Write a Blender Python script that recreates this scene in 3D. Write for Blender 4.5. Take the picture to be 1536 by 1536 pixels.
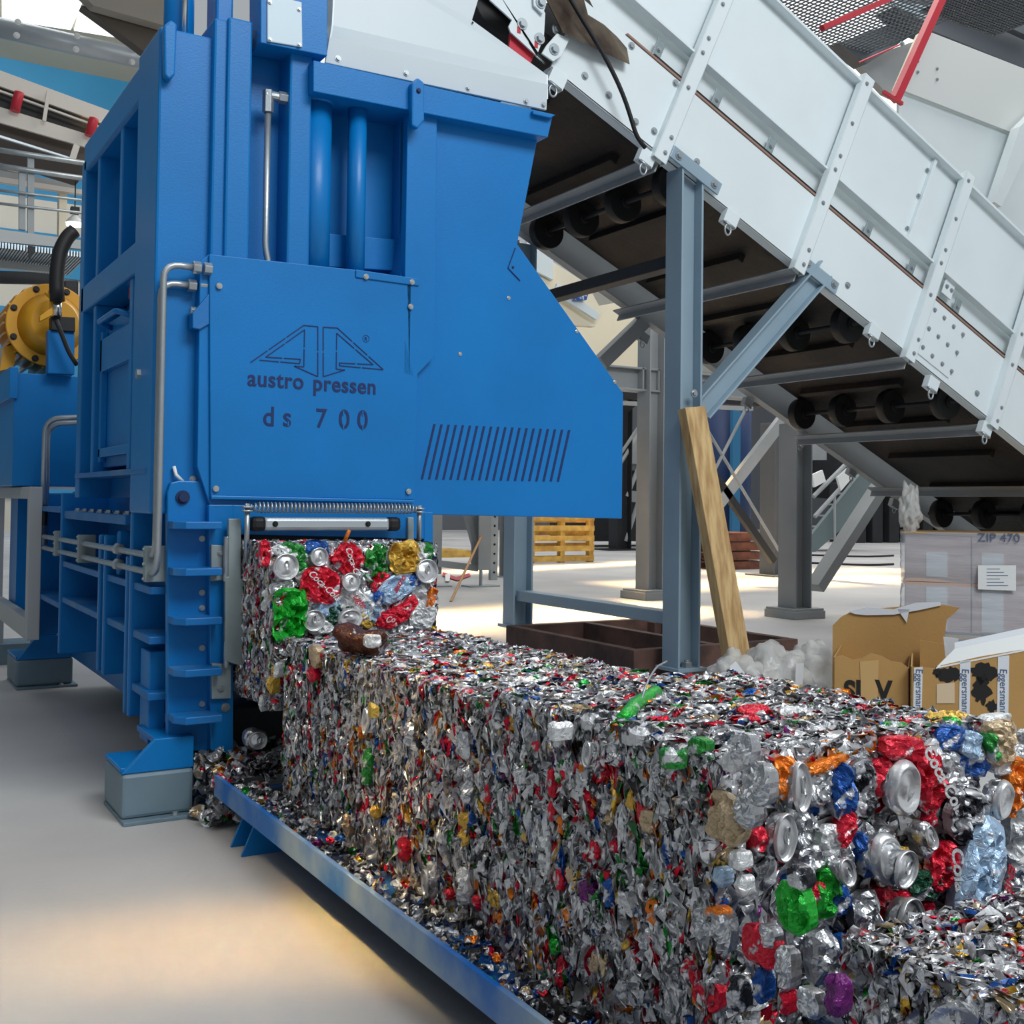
import bpy, bmesh, math, random
import numpy as np
from mathutils import Vector, Matrix, noise, Euler
random.seed(7); RNG = np.random.default_rng(11)
PI = math.pi
for o in list(bpy.data.objects): bpy.data.objects.remove(o)
SC = bpy.context.scene; COL = SC.collection

# ------------------------------------------------------------ camera
F, YAW, PITCH, ROLL, CX, CY = 1684.36, .53804, .026597, .012631, 768., 709.6
_f = Vector((math.sin(YAW)*math.cos(PITCH), math.cos(YAW)*math.cos(PITCH), math.sin(PITCH)))
_r = Vector((math.cos(YAW), -math.sin(YAW), 0)); _u = _r.cross(_f)
_r2 = _r*math.cos(ROLL)+_u*math.sin(ROLL); _u2 = -_r*math.sin(ROLL)+_u*math.cos(ROLL)
CAMP = Vector((0, 0, 1.0))
cd = bpy.data.cameras.new('camera'); cam = bpy.data.objects.new('camera', cd); COL.objects.link(cam)
M3 = Matrix((_r2, _u2, -_f)).transposed()
cam.matrix_world = Matrix.Translation(CAMP) @ M3.to_4x4()
cd.sensor_width = 36; cd.lens = 36*F/1536; cd.shift_y = (CY-768)/1536; cd.clip_start = .05; cd.clip_end = 300
SC.camera = cam

def at(u, v, ax, val):
    """point of the place seen at photo pixel u, v on the plane ax = val"""
    d = _f*F + _r2*(u-CX) - _u2*(v-CY); i = 'xyz'.index(ax)
    return CAMP + d*((val-CAMP[i])/d[i])
def atn(u, v, O, th):
    """point seen at u, v on the vertical plane through O turned th about z"""
    d = _f*F + _r2*(u-CX) - _u2*(v-CY); n = Vector((-math.sin(th), -math.cos(th), 0)); return CAMP + d*((Vector(O)-CAMP).dot(n)/d.dot(n))
def depth(p): return (Vector(p)-CAMP).dot(_f)
def mpp(p): return depth(p)/F          # metres per pixel at a point

# ------------------------------------------------------------ light
SC.view_settings.view_transform = 'Standard'; SC.view_settings.look = 'None'
SC.view_settings.exposure = 0.0; SC.view_settings.gamma = 1
w = bpy.data.worlds.new('hall_daylight'); SC.world = w; w.use_nodes = True
bg = w.node_tree.nodes['Background']; bg.inputs[0].default_value = (.88, .94, 1, 1); bg.inputs[1].default_value = .42
def area(name, loc, target, sx, sy, power, col):
    l = bpy.data.lights.new(name, 'AREA'); l.shape = 'RECTANGLE'; l.size = sx; l.size_y = sy; l.energy = power; l.color = col
    o = bpy.data.objects.new(name, l); COL.objects.link(o); o.location = loc
    o.rotation_euler = (Vector(target)-Vector(loc)).to_track_quat('-Z', 'Y').to_euler(); return o
area('skylight_lamp', (3, -3.5, 8), (2.0, 3.2, .8), 5, 3, 690, (.93, .97, 1))
area('skylight_lamp', (10, 9, 9), (9, 10, 0), 8, 8, 620, (1, .97, .92))
area('skylight_lamp', (-3, 1.5, 8), (0, 2.5, 0), 3, 6, 60, (.96, .98, 1))
area('skylight_lamp', (-2, 27, 15), (-1, 34, 8), 14, 4, 1500, (.95, .98, 1))
def spot(loc, target, deg, power, blend=.35, col=(1, .72, .36), r=.05):
    l = bpy.data.lights.new('sun_shaft', 'SPOT'); l.energy = power; l.color = col; l.spot_size = math.radians(deg); l.spot_blend = blend; l.shadow_soft_size = r
    o = bpy.data.objects.new('sun_shaft', l); COL.objects.link(o); o.location = loc
    o.rotation_euler = (Vector(target)-Vector(loc)).to_track_quat('-Z', 'Y').to_euler()
def shaft(loc, target, sx, sy, power, spread=6, col=(1, .72, .36), rz=0):
    o = area('sun_shaft', loc, target, sx, sy, power, col); o.data.spread = math.radians(spread)
    if rz: o.rotation_euler.rotate_axis('Z', rz)
shaft((-2.2, 3.6, 7), at(560, 1400, 'z', 0), .22, 1.4, 3.2, 6, (1, .60, .2))
shaft((-3.0, 4.5, 8.5), at(420, 1350, 'z', 0), 1.0, 2.4, 2.6, 14, (1, .82, .56))
shaft((4.2, 17, 9.0), at(780, 925, 'z', 0), 4.2, 1.0, 105, 5, (1, .66, .30))
shaft((9, 20, 9.0), at(880, 848, 'z', 0), 6.5, .5, 75, 5, (1, .66, .30))
shaft((11, 19, 9.0), at(1180, 873, 'z', 0), 5, 1.0, 110, 5, (1, .66, .30))
shaft((14, 24, 9.0), at(1280, 856, 'z', 0), 6, .6, 75, 5, (1, .66, .30))

# ------------------------------------------------------------ materials
def S(c):
    return tuple(((x/255)/12.92 if x/255 <= .04045 else ((x/255+.055)/1.055)**2.4) for x in c)
MATS = {}
def mat(name, rgb, rough=.5, metal=0, bump=0, bscale=60, var=0, vscale=4, col2=None, coat=0, alpha=1, trans=0, stretch=(1,1,1), spec=.5, thr=None):
    if name in MATS: return MATS[name]
    m = bpy.data.materials.new(name); m.use_nodes = True; nt = m.node_tree; b = nt.nodes['Principled BSDF']
    c = (*S(rgb), 1); b.inputs['Base Color'].default_value = c
    b.inputs['Roughness'].default_value = rough; b.inputs['Metallic'].default_value = metal; b.inputs['Specular IOR Level'].default_value = spec
    if coat: b.inputs['Coat Weight'].default_value = coat; b.inputs['Coat Roughness'].default_value = .15
    if alpha < 1: b.inputs['Alpha'].default_value = alpha
    if trans: b.inputs['Transmission Weight'].default_value = trans
    tc = nt.nodes.new('ShaderNodeTexCoord'); mp = nt.nodes.new('ShaderNodeMapping'); mp.inputs['Scale'].default_value = stretch
    nt.links.new(tc.outputs['Object'], mp.inputs[0])
    if var or col2:
        n = nt.nodes.new('ShaderNodeTexNoise'); n.inputs['Scale'].default_value = vscale; n.inputs['Detail'].default_value = 6
        nt.links.new(mp.outputs[0], n.inputs['Vector'])
        r = nt.nodes.new('ShaderNodeValToRGB'); c2 = (*S(col2), 1) if col2 else tuple(x*(1-var) for x in c[:3])+(1,)
        r.color_ramp.elements[0].color = c2; r.color_ramp.elements[1].color = c
        a, z = thr if thr else (.35, .65); r.color_ramp.elements[0].position = a; r.color_ramp.elements[1].position = z
        nt.links.new(n.outputs['Fac'], r.inputs[0]); nt.links.new(r.outputs[0], b.inputs['Base Color'])
    if bump:
        n2 = nt.nodes.new('ShaderNodeTexNoise'); n2.inputs['Scale'].default_value = bscale; n2.inputs['Detail'].default_value = 4
        nt.links.new(mp.outputs[0], n2.inputs['Vector'])
        bp = nt.nodes.new('ShaderNodeBump'); bp.inputs['Strength'].default_value = bump; bp.inputs['Distance'].default_value = .01
        nt.links.new(n2.outputs['Fac'], bp.inputs['Height']); nt.links.new(bp.outputs[0], b.inputs['Normal'])
    MATS[name] = m; return m
BLUE = mat('blue_paint', (0, 116, 188), .4, .0, .06, 180, .1, 3, coat=.06, spec=.35)
BLUED = mat('dusty_blue_paint', (0, 106, 176), .5, 0, .05, 90, 0, 5, col2=(70, 120, 165), thr=(.28, .5))
NAVY = mat('blue_cutout', (0, 34, 92), .6)
WHITE = mat('white_panel', (222, 232, 234), .42, 0, .02, 40, .05, 2)
GREYP = mat('grey_paint', (146, 168, 182), .42, .1, .04, 60, .12, 2)
GREYL = mat('light_grey_paint', (158, 162, 164), .5, 0, .03, 60, .12, 2)
ZINC = mat('galvanised_steel', (176, 184, 188), .38, .75, .05, 80, .12, 12)
ZPLATE = mat('zinc_plate', (146, 160, 162), .55, .25, .05, 50, .15, 8)
CHROME = mat('bright_steel', (215, 215, 210), .22, .95)
BELT = mat('brown_belt', (40, 32, 27), .7, 0, .5, 25, 0, 3, col2=(14, 13, 13), stretch=(1, 1, 1))
BLACK = mat('black_rubber', (16, 16, 18), .55)
DARK = mat('dark_steel', (42, 44, 48), .6, .2, .2, 30, .3, 3)
RED = mat('red_paint', (196, 40, 58), .45, 0, .05, 60, .1, 3)
YEL = mat('yellow_paint', (222, 160, 24), .4, 0, .05, 60, .15, 4, coat=.2)
WOOD = mat('pine_wood', (212, 180, 128), .7, 0, .25, 40, 0, 4, col2=(170, 134, 86), stretch=(9, 9, .8))
YWOOD = mat('yellow_pallet_wood', (206, 170, 84), .7, 0, .2, 30, 0, 6, col2=(170, 130, 60))
BWOOD = mat('brown_pallet_wood', (120, 72, 52), .75, 0, .2, 30, 0, 6, col2=(80, 46, 36))
RUST = mat('rusty_brown_steel', (100, 72, 62), .75, .1, .3, 40, 0, 5, col2=(64, 46, 42))
CARD = mat('cardboard', (190, 148, 88), .8, 0, .1, 60, .12, 3)
CARDI = mat('cardboard_inside', (142, 104, 66), .85, 0, .1, 60, .15, 3)
TAPE = mat('white_tape', (222, 226, 230), .45, 0, .1, 60)
INK = mat('black_ink', (24, 22, 22), .7)
INKB = mat('blue_ink', (80, 96, 130), .7)
PAPER = mat('white_paper', (232, 234, 232), .8, 0, .1, 30)
PLASTIC = mat('clear_plastic_film', (232, 232, 228), .22, 0, 1, 26, .08, 9, alpha=.52)
WRAP = mat('stretch_wrap', (205, 212, 222), .25, 0, .6, 14, .1, 6, alpha=.5, stretch=(.6, .6, 5))
GUARD = mat('worn_steel_guard', (128, 116, 100), .35, .85, .2, 20, 0, 5, col2=(72, 58, 50))
HOSE = BLACK
ALU = mat('crumpled_aluminium', (205, 207, 210), .3, .9, .5, 45, .15, 25)

def scrap_mat():
    m = bpy.data.materials.new('crushed_can_scrap'); m.use_nodes = True; nt = m.node_tree; b = nt.nodes['Principled BSDF']
    a = nt.nodes.new('ShaderNodeAttribute'); a.attribute_name = 'print'
    tc = nt.nodes.new('ShaderNodeTexCoord')
    n = nt.nodes.new('ShaderNodeTexNoise'); n.inputs['Scale'].default_value = 38; n.inputs['Detail'].default_value = 3
    nt.links.new(tc.outputs['Object'], n.inputs['Vector'])
    r = nt.nodes.new('ShaderNodeValToRGB'); r.color_ramp.elements[0].position = .53; r.color_ramp.elements[1].position = .58
    nt.links.new(n.outputs['Fac'], r.inputs[0])
    mx = nt.nodes.new('ShaderNodeMix'); mx.data_type = 'RGBA'; nt.links.new(r.outputs[0], mx.inputs['Factor'])
    nt.links.new(a.outputs['Color'], mx.inputs[6]); mx.inputs[7].default_value = (.60, .61, .63, 1)
    nt.links.new(mx.outputs[2], b.inputs['Base Color'])
    b.inputs['Metallic'].default_value = .62; b.inputs['Roughness'].default_value = .3
    n2 = nt.nodes.new('ShaderNodeTexNoise'); n2.inputs['Scale'].default_value = 55; n2.inputs['Detail'].default_value = 3
    nt.links.new(tc.outputs['Object'], n2.inputs['Vector'])
    bp = nt.nodes.new('ShaderNodeBump'); bp.inputs['Strength'].default_value = .7; bp.inputs['Distance'].default_value = .006
    nt.links.new(n2.outputs['Fac'], bp.inputs['Height']); nt.links.new(bp.outputs[0], b.inputs['Normal'])
    return m
SCRAP = scrap_mat()
def can_mat(name, rgb, sil=.56):
    """printed can wall: ink over aluminium, scuffed through in places"""
    if name in MATS: return MATS[name]
    m = bpy.data.materials.new(name); m.use_nodes = True; nt = m.node_tree; b = nt.nodes['Principled BSDF']
    tc = nt.nodes.new('ShaderNodeTexCoord'); n = nt.nodes.new('ShaderNodeTexNoise'); n.inputs['Scale'].default_value = 30; n.inputs['Detail'].default_value = 5
    nt.links.new(tc.outputs['Object'], n.inputs['Vector'])
    r = nt.nodes.new('ShaderNodeValToRGB'); r.color_ramp.elements[0].position = sil; r.color_ramp.elements[1].position = sil+.05
    r.color_ramp.elements[0].color = (*S(rgb), 1); r.color_ramp.elements[1].color = (.58, .59, .61, 1)
    nt.links.new(n.outputs['Fac'], r.inputs[0]); nt.links.new(r.outputs[0], b.inputs['Base Color'])
    b.inputs['Metallic'].default_value = .35; b.inputs['Roughness'].default_value = .3
    n2 = nt.nodes.new('ShaderNodeTexNoise'); n2.inputs['Scale'].default_value = 60; n2.inputs['Detail'].default_value = 4; n2.inputs['Distortion'].default_value = 1.5
    nt.links.new(tc.outputs['Object'], n2.inputs['Vector'])
    bp = nt.nodes.new('ShaderNodeBump'); bp.inputs['Strength'].default_value = .8; bp.inputs['Distance'].default_value = .006
    nt.links.new(n2.outputs['Fac'], bp.inputs['Height']); nt.links.new(bp.outputs[0], b.inputs['Normal'])
    MATS[name] = m; return m
CC = {'red': can_mat('can_red', (206, 26, 52), .6), 'green': can_mat('can_green', (34, 128, 48)), 'bgreen': can_mat('can_bright_green', (30, 170, 50), .66),
      'blue': can_mat('can_blue', (30, 84, 160)), 'lblue': can_mat('can_pale_blue', (168, 196, 222), .6), 'gold': can_mat('can_gold', (208, 168, 70), .66),
      'orange': can_mat('can_orange', (226, 120, 28), .6), 'white': can_mat('can_white', (220, 222, 222), .6), 'dark': can_mat('can_dark', (40, 42, 48), .5),
      'tan': can_mat('can_tan', (190, 168, 136), .7), 'purple': can_mat('can_purple', (110, 34, 110), .66), 'brown': can_mat('can_brown', (70, 32, 12), .62),
      'silver': ALU, 'dgreen': can_mat('can_dark_green', (20, 72, 50), .56)}

# ------------------------------------------------------------ objects
def empty(name, loc=(0, 0, 0), label=None, cat=None, group=None):
    o = bpy.data.objects.new(name, None); COL.objects.link(o); o.location = loc; o.empty_display_size = .05
    return tag(o, label, cat, group)
def tag(o, label=None, cat=None, group=None, kind=None):
    if label: o['label'] = label
    if cat: o['category'] = cat
    if group: o['group'] = group
    if kind: o['kind'] = kind
    return o
def wloc(o):
    v = Vector((0, 0, 0))
    while o: v += o.location; o = o.parent
    return v
class MB:
    def __init__(s): s.v = []; s.f = []
    def add(s, vs, fs):
        n = len(s.v); s.v += [Vector(p) for p in vs]; s.f += [tuple(i+n for i in f) for f in fs]; return s
    def box(s, a, b):
        x0, x1 = sorted((a[0], b[0])); y0, y1 = sorted((a[1], b[1])); z0, z1 = sorted((a[2], b[2]))
        return s.add([(x0,y0,z0),(x1,y0,z0),(x1,y1,z0),(x0,y1,z0),(x0,y0,z1),(x1,y0,z1),(x1,y1,z1),(x0,y1,z1)],
                     [(0,3,2,1),(4,5,6,7),(0,1,5,4),(1,2,6,5),(2,3,7,6),(3,0,4,7)])
    def prism(s, pts, vec):
        pts = [Vector(p) for p in pts]; vec = Vector(vec); n = len(pts)
        nm = Vector((0, 0, 0))
        for i in range(n): nm += pts[i].cross(pts[(i+1) % n])
        if nm.dot(vec) > 0: pts = pts[::-1]
        return s.add(pts+[p+vec for p in pts], [tuple(range(n)), tuple(range(2*n-1, n-1, -1))]+[(i, i+n, (i+1) % n+n, (i+1) % n) for i in range(n)])
    def bar(s, p0, p1, w, h, up=(0, 0, 1)):
        p0, p1, up = Vector(p0), Vector(p1), Vector(up); d = (p1-p0).normalized(); a = d.cross(up)
        if a.length < 1e-4: a = d.cross(Vector((1, 0, 0)))
        a.normalize(); b = a.cross(d).normalized(); a *= w/2; b *= h/2
        return s.prism([p0-a-b, p0+a-b, p0+a+b, p0-a+b], p1-p0)
    def tube(s, path, r, seg=12, cap=True):
        path = [Vector(p) for p in path]; rr = r if isinstance(r, (list, tuple)) else [r]*len(path); vs = []; fs = []
        t0 = (path[1]-path[0]).normalized(); a = t0.orthogonal().normalized()
        for i, p in enumerate(path):
            t = (path[min(i+1, len(path)-1)]-path[max(i-1, 0)]).normalized()
            a = (a-t*a.dot(t)).normalized(); b = t.cross(a)
            for k in range(seg): q = 2*PI*k/seg; vs.append(p+(a*math.cos(q)+b*math.sin(q))*rr[i])
        for i in range(len(path)-1):
            for k in range(seg): fs.append((i*seg+k, i*seg+(k+1) % seg, (i+1)*seg+(k+1) % seg, (i+1)*seg+k))
        if cap: fs += [tuple(range(seg-1, -1, -1)), tuple(range((len(path)-1)*seg, len(path)*seg))]
        return s.add(vs, fs)
    def cyl(s, p0, p1, r, seg=20): return s.tube([p0, p1], r, seg)
    def ibeam(s, p0, p1, w, h, t, side=(0, 1, 0)):
        """H section: flanges w wide (along side), h deep"""
        p0, p1, a = Vector(p0), Vector(p1), Vector(side); d = (p1-p0).normalized(); a = (a-d*a.dot(d)).normalized(); b = d.cross(a)
        for sg in (-1, 1):
            c = b*sg*(h/2-t/2); s.prism([p0+c-a*w/2-b*t/2, p0+c+a*w/2-b*t/2, p0+c+a*w/2+b*t/2, p0+c-a*w/2+b*t/2], p1-p0)
        s.prism([p0-a*t/2-b*(h/2-t), p0+a*t/2-b*(h/2-t), p0+a*t/2+b*(h/2-t), p0-a*t/2+b*(h/2-t)], p1-p0); return s
    def build(s, name, m, parent=None, bev=0, smooth=False, kind=None):
        off = wloc(parent) if parent else Vector((0, 0, 0))
        me = bpy.data.meshes.new(name); me.from_pydata([v-off for v in s.v], [], s.f); me.materials.append(m)
        if smooth:
            me.polygons.foreach_set('use_smooth', [len(p.vertices) <= 4 for p in me.polygons])
        me.update(); o = bpy.data.objects.new(name, me); COL.objects.link(o); o.parent = parent
        if bev:
            md = o.modifiers.new('bevel', 'BEVEL'); md.width = bev; md.segments = 2; md.limit_method = 'ANGLE'; md.angle_limit = .7
        if kind: o['kind'] = kind
        return o
def recentre(o):
    """put a top-level mesh's origin at its base"""
    me = o.data; vs = [v.co for v in me.vertices]; lo = Vector([min(v[i] for v in vs) for i in range(3)]); hi = Vector([max(v[i] for v in vs) for i in range(3)])
    c = Vector(((lo.x+hi.x)/2, (lo.y+hi.y)/2, lo.z)); me.transform(Matrix.Translation(-c)); o.location = o.location+c; return o
def arc(pts, r, n=5):
    """round the inner corners of a path"""
    pts = [Vector(p) for p in pts]; out = [pts[0]]
    for i in range(1, len(pts)-1):
        a, b, c = pts[i-1], pts[i], pts[i+1]; u, v = (a-b), (c-b); rr = min(r, u.length*.49, v.length*.49); p, q = b+u.normalized()*rr, b+v.normalized()*rr
        for k in range(n+1):
            t = k/n; out.append(p*(1-t)**2+b*2*t*(1-t)+q*t*t)
    return out+[pts[-1]]
def Y(y, *uv): return [at(u, v, 'y', y) for u, v in uv]
_bolt = {}
def bolt(parent, p, n=(0, -1, 0), r=.009, m=None, name='bolt', hexa=True):
    key = (name, (m or ZINC).name, hexa)
    if key not in _bolt:
        b = MB(); b.tube([(0, 0, -.15), (0, 0, .25)], 1.25, 16); b.tube([(0, 0, .2), (0, 0, .85)], .82, 6 if hexa else 14)
        me = bpy.data.meshes.new(name); me.from_pydata(b.v, [], b.f); me.materials.append(m or ZINC); _bolt[key] = me
    o = bpy.data.objects.new(name, _bolt[key]); COL.objects.link(o); o.parent = parent; o.location = Vector(p)-(wloc(parent) if parent else Vector())
    o.rotation_euler = Vector(n).to_track_quat('Z', 'Y').to_euler(); o.scale = (r, r, r); return o
def lettering(txt, parent, p, size, m, rot=(PI/2, 0, 0), ext=.0015, bold=0, name='lettering', spacing=1, shear=0, xs=1, align='LEFT'):
    c = bpy.data.curves.new(name, 'FONT'); c.body = txt; c.size = size; c.extrude = ext; c.offset = bold; c.space_character = spacing; c.shear = shear; c.align_x = align
    t = bpy.data.objects.new(name, c); COL.objects.link(t); bpy.context.view_layer.update()
    me = bpy.data.meshes.new_from_object(t.evaluated_get(bpy.context.evaluated_depsgraph_get())); bpy.data.objects.remove(t)
    me.materials.clear(); me.materials.append(m)
    me.transform(Matrix.Diagonal((xs, 1, 1, 1))); me.transform(Euler(rot).to_matrix().to_4x4())
    o = bpy.data.objects.new(name, me); COL.objects.link(o); o.parent = parent; o.location = Vector(p)-(wloc(parent) if parent else Vector()); return o

# ============================================================ SETTING
fm = mat('concrete_floor', (196, 194, 190), .6, 0, .12, 30, 0, .7, col2=(160, 160, 162), thr=(.3, .7))
o = MB().box((-25, -8, -.2), (70, 60, 0)).build('floor', fm); o['kind'] = 'structure'
WALLB = mat('blue_wall_cladding', (40, 132, 176), .6, 0, .05, 5, .15, .4)
WALLC = mat('cream_wall_cladding', (196, 192, 180), .7, 0, .05, 5, .1, .4)
o = MB().box((-25, 36, 9.9), (8, 36.3, 13.97)).build('wall_back', WALLB); o['kind'] = 'structure'
o = MB().box((-25, 36, 0), (75, 36.3, 9.9)).build('wall_back', WALLC); o['kind'] = 'structure'
o = MB().box((-25, 35.9, 7.6), (8, 36.0, 8.9)).build('trim_1', WALLB); o['kind'] = 'structure'
o = MB().box((-25, 35.9, 1.0), (8, 36.0, 6.6)).build('trim_2', WALLB); o['kind'] = 'structure'
o = MB().box((-9.3, -8, 0), (-9, 36, 16)).build('wall_left', mat('grey_wall_cladding', (120, 128, 134), .8)); o['kind'] = 'structure'
# roof over the back of the hall, rising towards the middle, with skylights in it
RS = .22
def roofp(u, v):
    d = _f*F + _r2*(u-CX) - _u2*(v-CY); n = Vector((0, RS, 1)); k = Vector((0, 36, 13.97)).dot(n)
    return CAMP + d*((k-CAMP.dot(n))/d.dot(n))
zr = lambda y: 13.97+(36-y)*RS
c = MB()
c.prism([(-25, 36.3, zr(36.3)), (8, 36.3, zr(36.3)), (8, 20, zr(20)), (-25, 20, zr(20))], (0, 0, .25))
o = c.build('ceiling', mat('cream_roof_cladding', (196, 188, 166), .7, 0, .05, 5, .1, .4)); o['kind'] = 'structure'
skm = bpy.data.materials.new('skylight_glazing'); skm.use_nodes = True; nb = skm.node_tree.nodes['Principled BSDF']
nb.inputs['Emission Color'].default_value = (1, 1, 1, 1); nb.inputs['Emission Strength'].default_value = 1.5; nb.inputs['Base Color'].default_value = (.9, .92, .95, 1)
o = MB().box((9, 10, 12), (30, 30, 12.1)).build('window_3', skm); o['kind'] = 'structure'
o = MB().box((8, 35.8, 0), (75, 35.9, 6.5)).build('trim_3', mat('dark_wall_cladding', (92, 96, 102), .8)); o['kind'] = 'structure'
for k, q in enumerate([[(3, -60), (3, 27), (106, 43), (117, 17), (150, -60)], [(111, 44), (190, 57), (135, 14), (119, 16)]]):
    o = MB().prism([roofp(*p) for p in q], (0, 0, -.04)).build('window_%d' % (k+1), skm); o['kind'] = 'structure'

# ============================================================ BALING PRESS
press = empty('baling_press', (1.3, 4.4, .17), 'tall blue can baling press with a lettered front cover, its outlet holding a bale', 'baling press')
FY, SX = 3.6, .85
def pb(name, mb, m=BLUE, bev=.004, parent=None, **k): return mb.build(name, m, parent or press, bev, **k)
def plate(name, y, uv, th, m=BLUE, bev=.003, parent=None, smooth=False): return pb(name, MB().prism(Y(y, *uv), (0, th, 0)), m, bev, parent)

# --- lettered cover with its cut-out logo
cov = plate('front_cover', FY, [(314, 381), (538, 405), (630, 420), (622, 750), (316, 744)], .012)
plate('cover_housing', FY+.012, [(300, 392), (314, 381), (630, 420), (622, 772), (318, 768), (296, 700)], .13, BLUE)
plate('cover_lip', FY-.012, [(317, 743), (622, 750), (622, 755), (317, 749)], .02, parent=cov)
plate('cover_bracket', FY-.006, [(534, 404), (629, 418), (629, 429), (534, 416)], .006, parent=cov)
for u, v in [(329, 429), (616, 460), (324, 733), (613, 737), (549, 415), (618, 423)]: bolt(cov, at(u, v, 'y', FY-.006), r=.008, m=CHROME, name='screw', hexa=False)
zz = lambda x, y: (200+x/3.072, 350+y/3.072)
def strokes(pts, wd=.0032, y=FY-.0005):
    b = MB(); P_ = Y(y, *[zz(*p) for p in pts])
    for a, c in zip(P_, P_[1:]): b.bar(a, c, wd, .003, (0, 1, 0))
    return b
lg = MB()
for pts in ([(540,595),(785,424),(850,430),(850,660),(742,612),(786,615),(789,444),(610,570),(770,580),(766,600),(582,584)],
            [(875,660),(875,432),(940,436),(1152,628),(950,610),(950,597),(1105,605),(937,460),(935,625),(974,630),(875,660)]):
    for a, c in zip(pts, pts[1:]):
        L = math.hypot(c[0]-a[0], c[1]-a[1]); n = max(1, round(L/95)); g = 4/L       # stencil bridges
        for k in range(n):
            t0, t1 = k/n+(g if k else 0), (k+1)/n-(g if k < n-1 else 0)
            q = strokes([(a[0]+(c[0]-a[0])*t, a[1]+(c[1]-a[1])*t) for t in (t0, t1)]); lg.add(q.v, q.f)
lg.build('logo', NAVY, cov)
lettering('austro', cov, at(371, 578, 'y', FY-.0005), .076, NAVY, bold=.0012, name='company_lettering', spacing=1.06, xs=.93)
lettering('pressen', cov, at(469, 585, 'y', FY-.0005), .076, NAVY, bold=.0012, name='company_lettering', spacing=1.06, xs=.93)
for ch, x in (('d', 595), ('s', 687), ('7', 838), ('0', 945), ('0', 1030)):
    t = lettering(ch, cov, at(*zz(x, {595: 885, 687: 887, 838: 893, 945: 897, 1030: 899}[x]), 'y', FY-.0005), .092, NAVY, bold=.0008, name='model_lettering', xs=.9)
for x, y0, y1 in ((969, 820, 835), (969, 885, 900), (1058, 822, 838), (1058, 888, 903), (714, 870, 885)):
    a = at(*zz(x, (y0+y1)/2), 'y', FY-.003); pb('stencil_bridge', MB().box(a-Vector((.002, 0, .008)), a+Vector((.002, .002, .008))), BLUE, 0, cov)
b = MB(); c0 = at(549, 508, 'y', FY-.0005); b.tube([c0+Vector((math.cos(t)*.012, 0, math.sin(t)*.012)) for t in np.linspace(0, 2*PI, 25)], .0009, 6, False); b.build('registered_mark', NAVY, cov)
lettering('R', cov, c0+Vector((-.006, 0, -.006)), .017, NAVY, name='registered_letter')

# --- hood to the right with slanted vents
hood = plate('hood', FY+.03, [(600, 420), (640, 175), (806, 211), (776, 366), (935, 590), (933, 778), (600, 771)], .42, BLUE)
vs = MB()
for k in range(20):
    t = k/19; top = (652+202*t, 636+9*t); bt = (633+204*t, 719+3.5*t)
    P4 = Y(FY+.0285, (top[0]-1.7, top[1]), (top[0]+1.7, top[1]), (bt[0]+1.7, bt[1]), (bt[0]-1.7, bt[1])); vs.prism(P4, (0, .003, 0))
vs.build('vent_slots', NAVY, hood)
for u, v in [(763, 447), (690, 531), (630, 496), (865, 497), (922, 573)]: bolt(hood, at(u, v, 'y', FY+.03), r=.006, m=CHROME, name='screw', hexa=False)
bolt(hood, at(769, 401, 'y', FY+.032), r=.006, m=NAVY, name='bolt_hole', hexa=False)
strk = MB(); Pq = Y(FY+.0285, (773, 372), (762, 402), (780, 421))
for a, c in zip(Pq, Pq[1:]): strk.bar(a, c, .003, .004, (0, 1, 0))
strk.build('seam', NAVY, hood)
plate('hopper_rim', FY-.03, [(470, 90), (830, 171), (822, 206), (470, 137)], .5)
plate('hopper_rim_tip', FY-.05, [(800, 165), (834, 172), (826, 177), (800, 171)], .1)
plate('hopper_post', FY+.0, [(612, 150), (656, 160), (652, 535), (622, 566), (605, 560)], .04)
lug = plate('lifting_lug', FY-.06, [(618, 124), (627, 116), (637, 124), (637, 180), (627, 193), (618, 188)], .03, bev=.006)
bolt(lug, at(628, 136, 'y', FY-.061), r=.0075, m=NAVY, name='lug_hole', hexa=False)
# recess between hopper post and frame
plate('recess_panel', FY+.16, [(430, 95), (640, 120), (640, 440), (430, 420)], .02)
plate('recess_ledge', FY+.12, [(490, 350), (625, 362), (625, 408), (490, 400)], .04)
plate('recess_bar', FY+.1, [(600, 165), (613, 168), (611, 360), (598, 358)], .06)
a = at(537, 140, 'y', FY+.06); b_ = at(537, 412, 'y', FY+.06)
b = MB(); b.cyl(Vector((a.x, a.y, 1.7)), a, .033, 24); pb('guide_tube', b, BLUE, 0, smooth=True)
a = at(474, 150, 'y', FY+.085)
b = MB(); b.cyl((a.x, a.y, 1.7), a, .056, 40); cy = pb('lifting_cylinder', b, BLUE, 0, smooth=True)
b = MB(); b.cyl((a.x, a.y, a.z-.02), (a.x, a.y, a.z+.012), .063, 40); pb('cylinder_cap', b, BLUE, 0, cy, smooth=True)
for du in (-14, 6):
    q = at(474+du, 150, 'y', FY-.004); 
q0 = at(434, 149, 'y', FY+.05); b = MB().cyl(Vector((a.x-.05, a.y, q0.z)), q0+Vector((-.003, 0, 0)), .014); pb('oil_port', b, BLUE, 0, cy, smooth=True)
pa = at(402, 158, 'y', FY+.05); pbm = at(399, 372, 'y', FY+.05); pc = at(404, 395, 'y', FY+.05)
pipe = MB().tube(arc([Vector((pa.x, pa.y, q0.z-.02)), Vector((pa.x, pa.y, pbm.z)), Vector((pa.x+.012, pa.y, pbm.z-.05)), Vector((pa.x+.014, pa.y, 1.7))], .03), .011, 14); pip = pb('oil_pipe', pipe, ZINC, 0, smooth=True)
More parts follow.
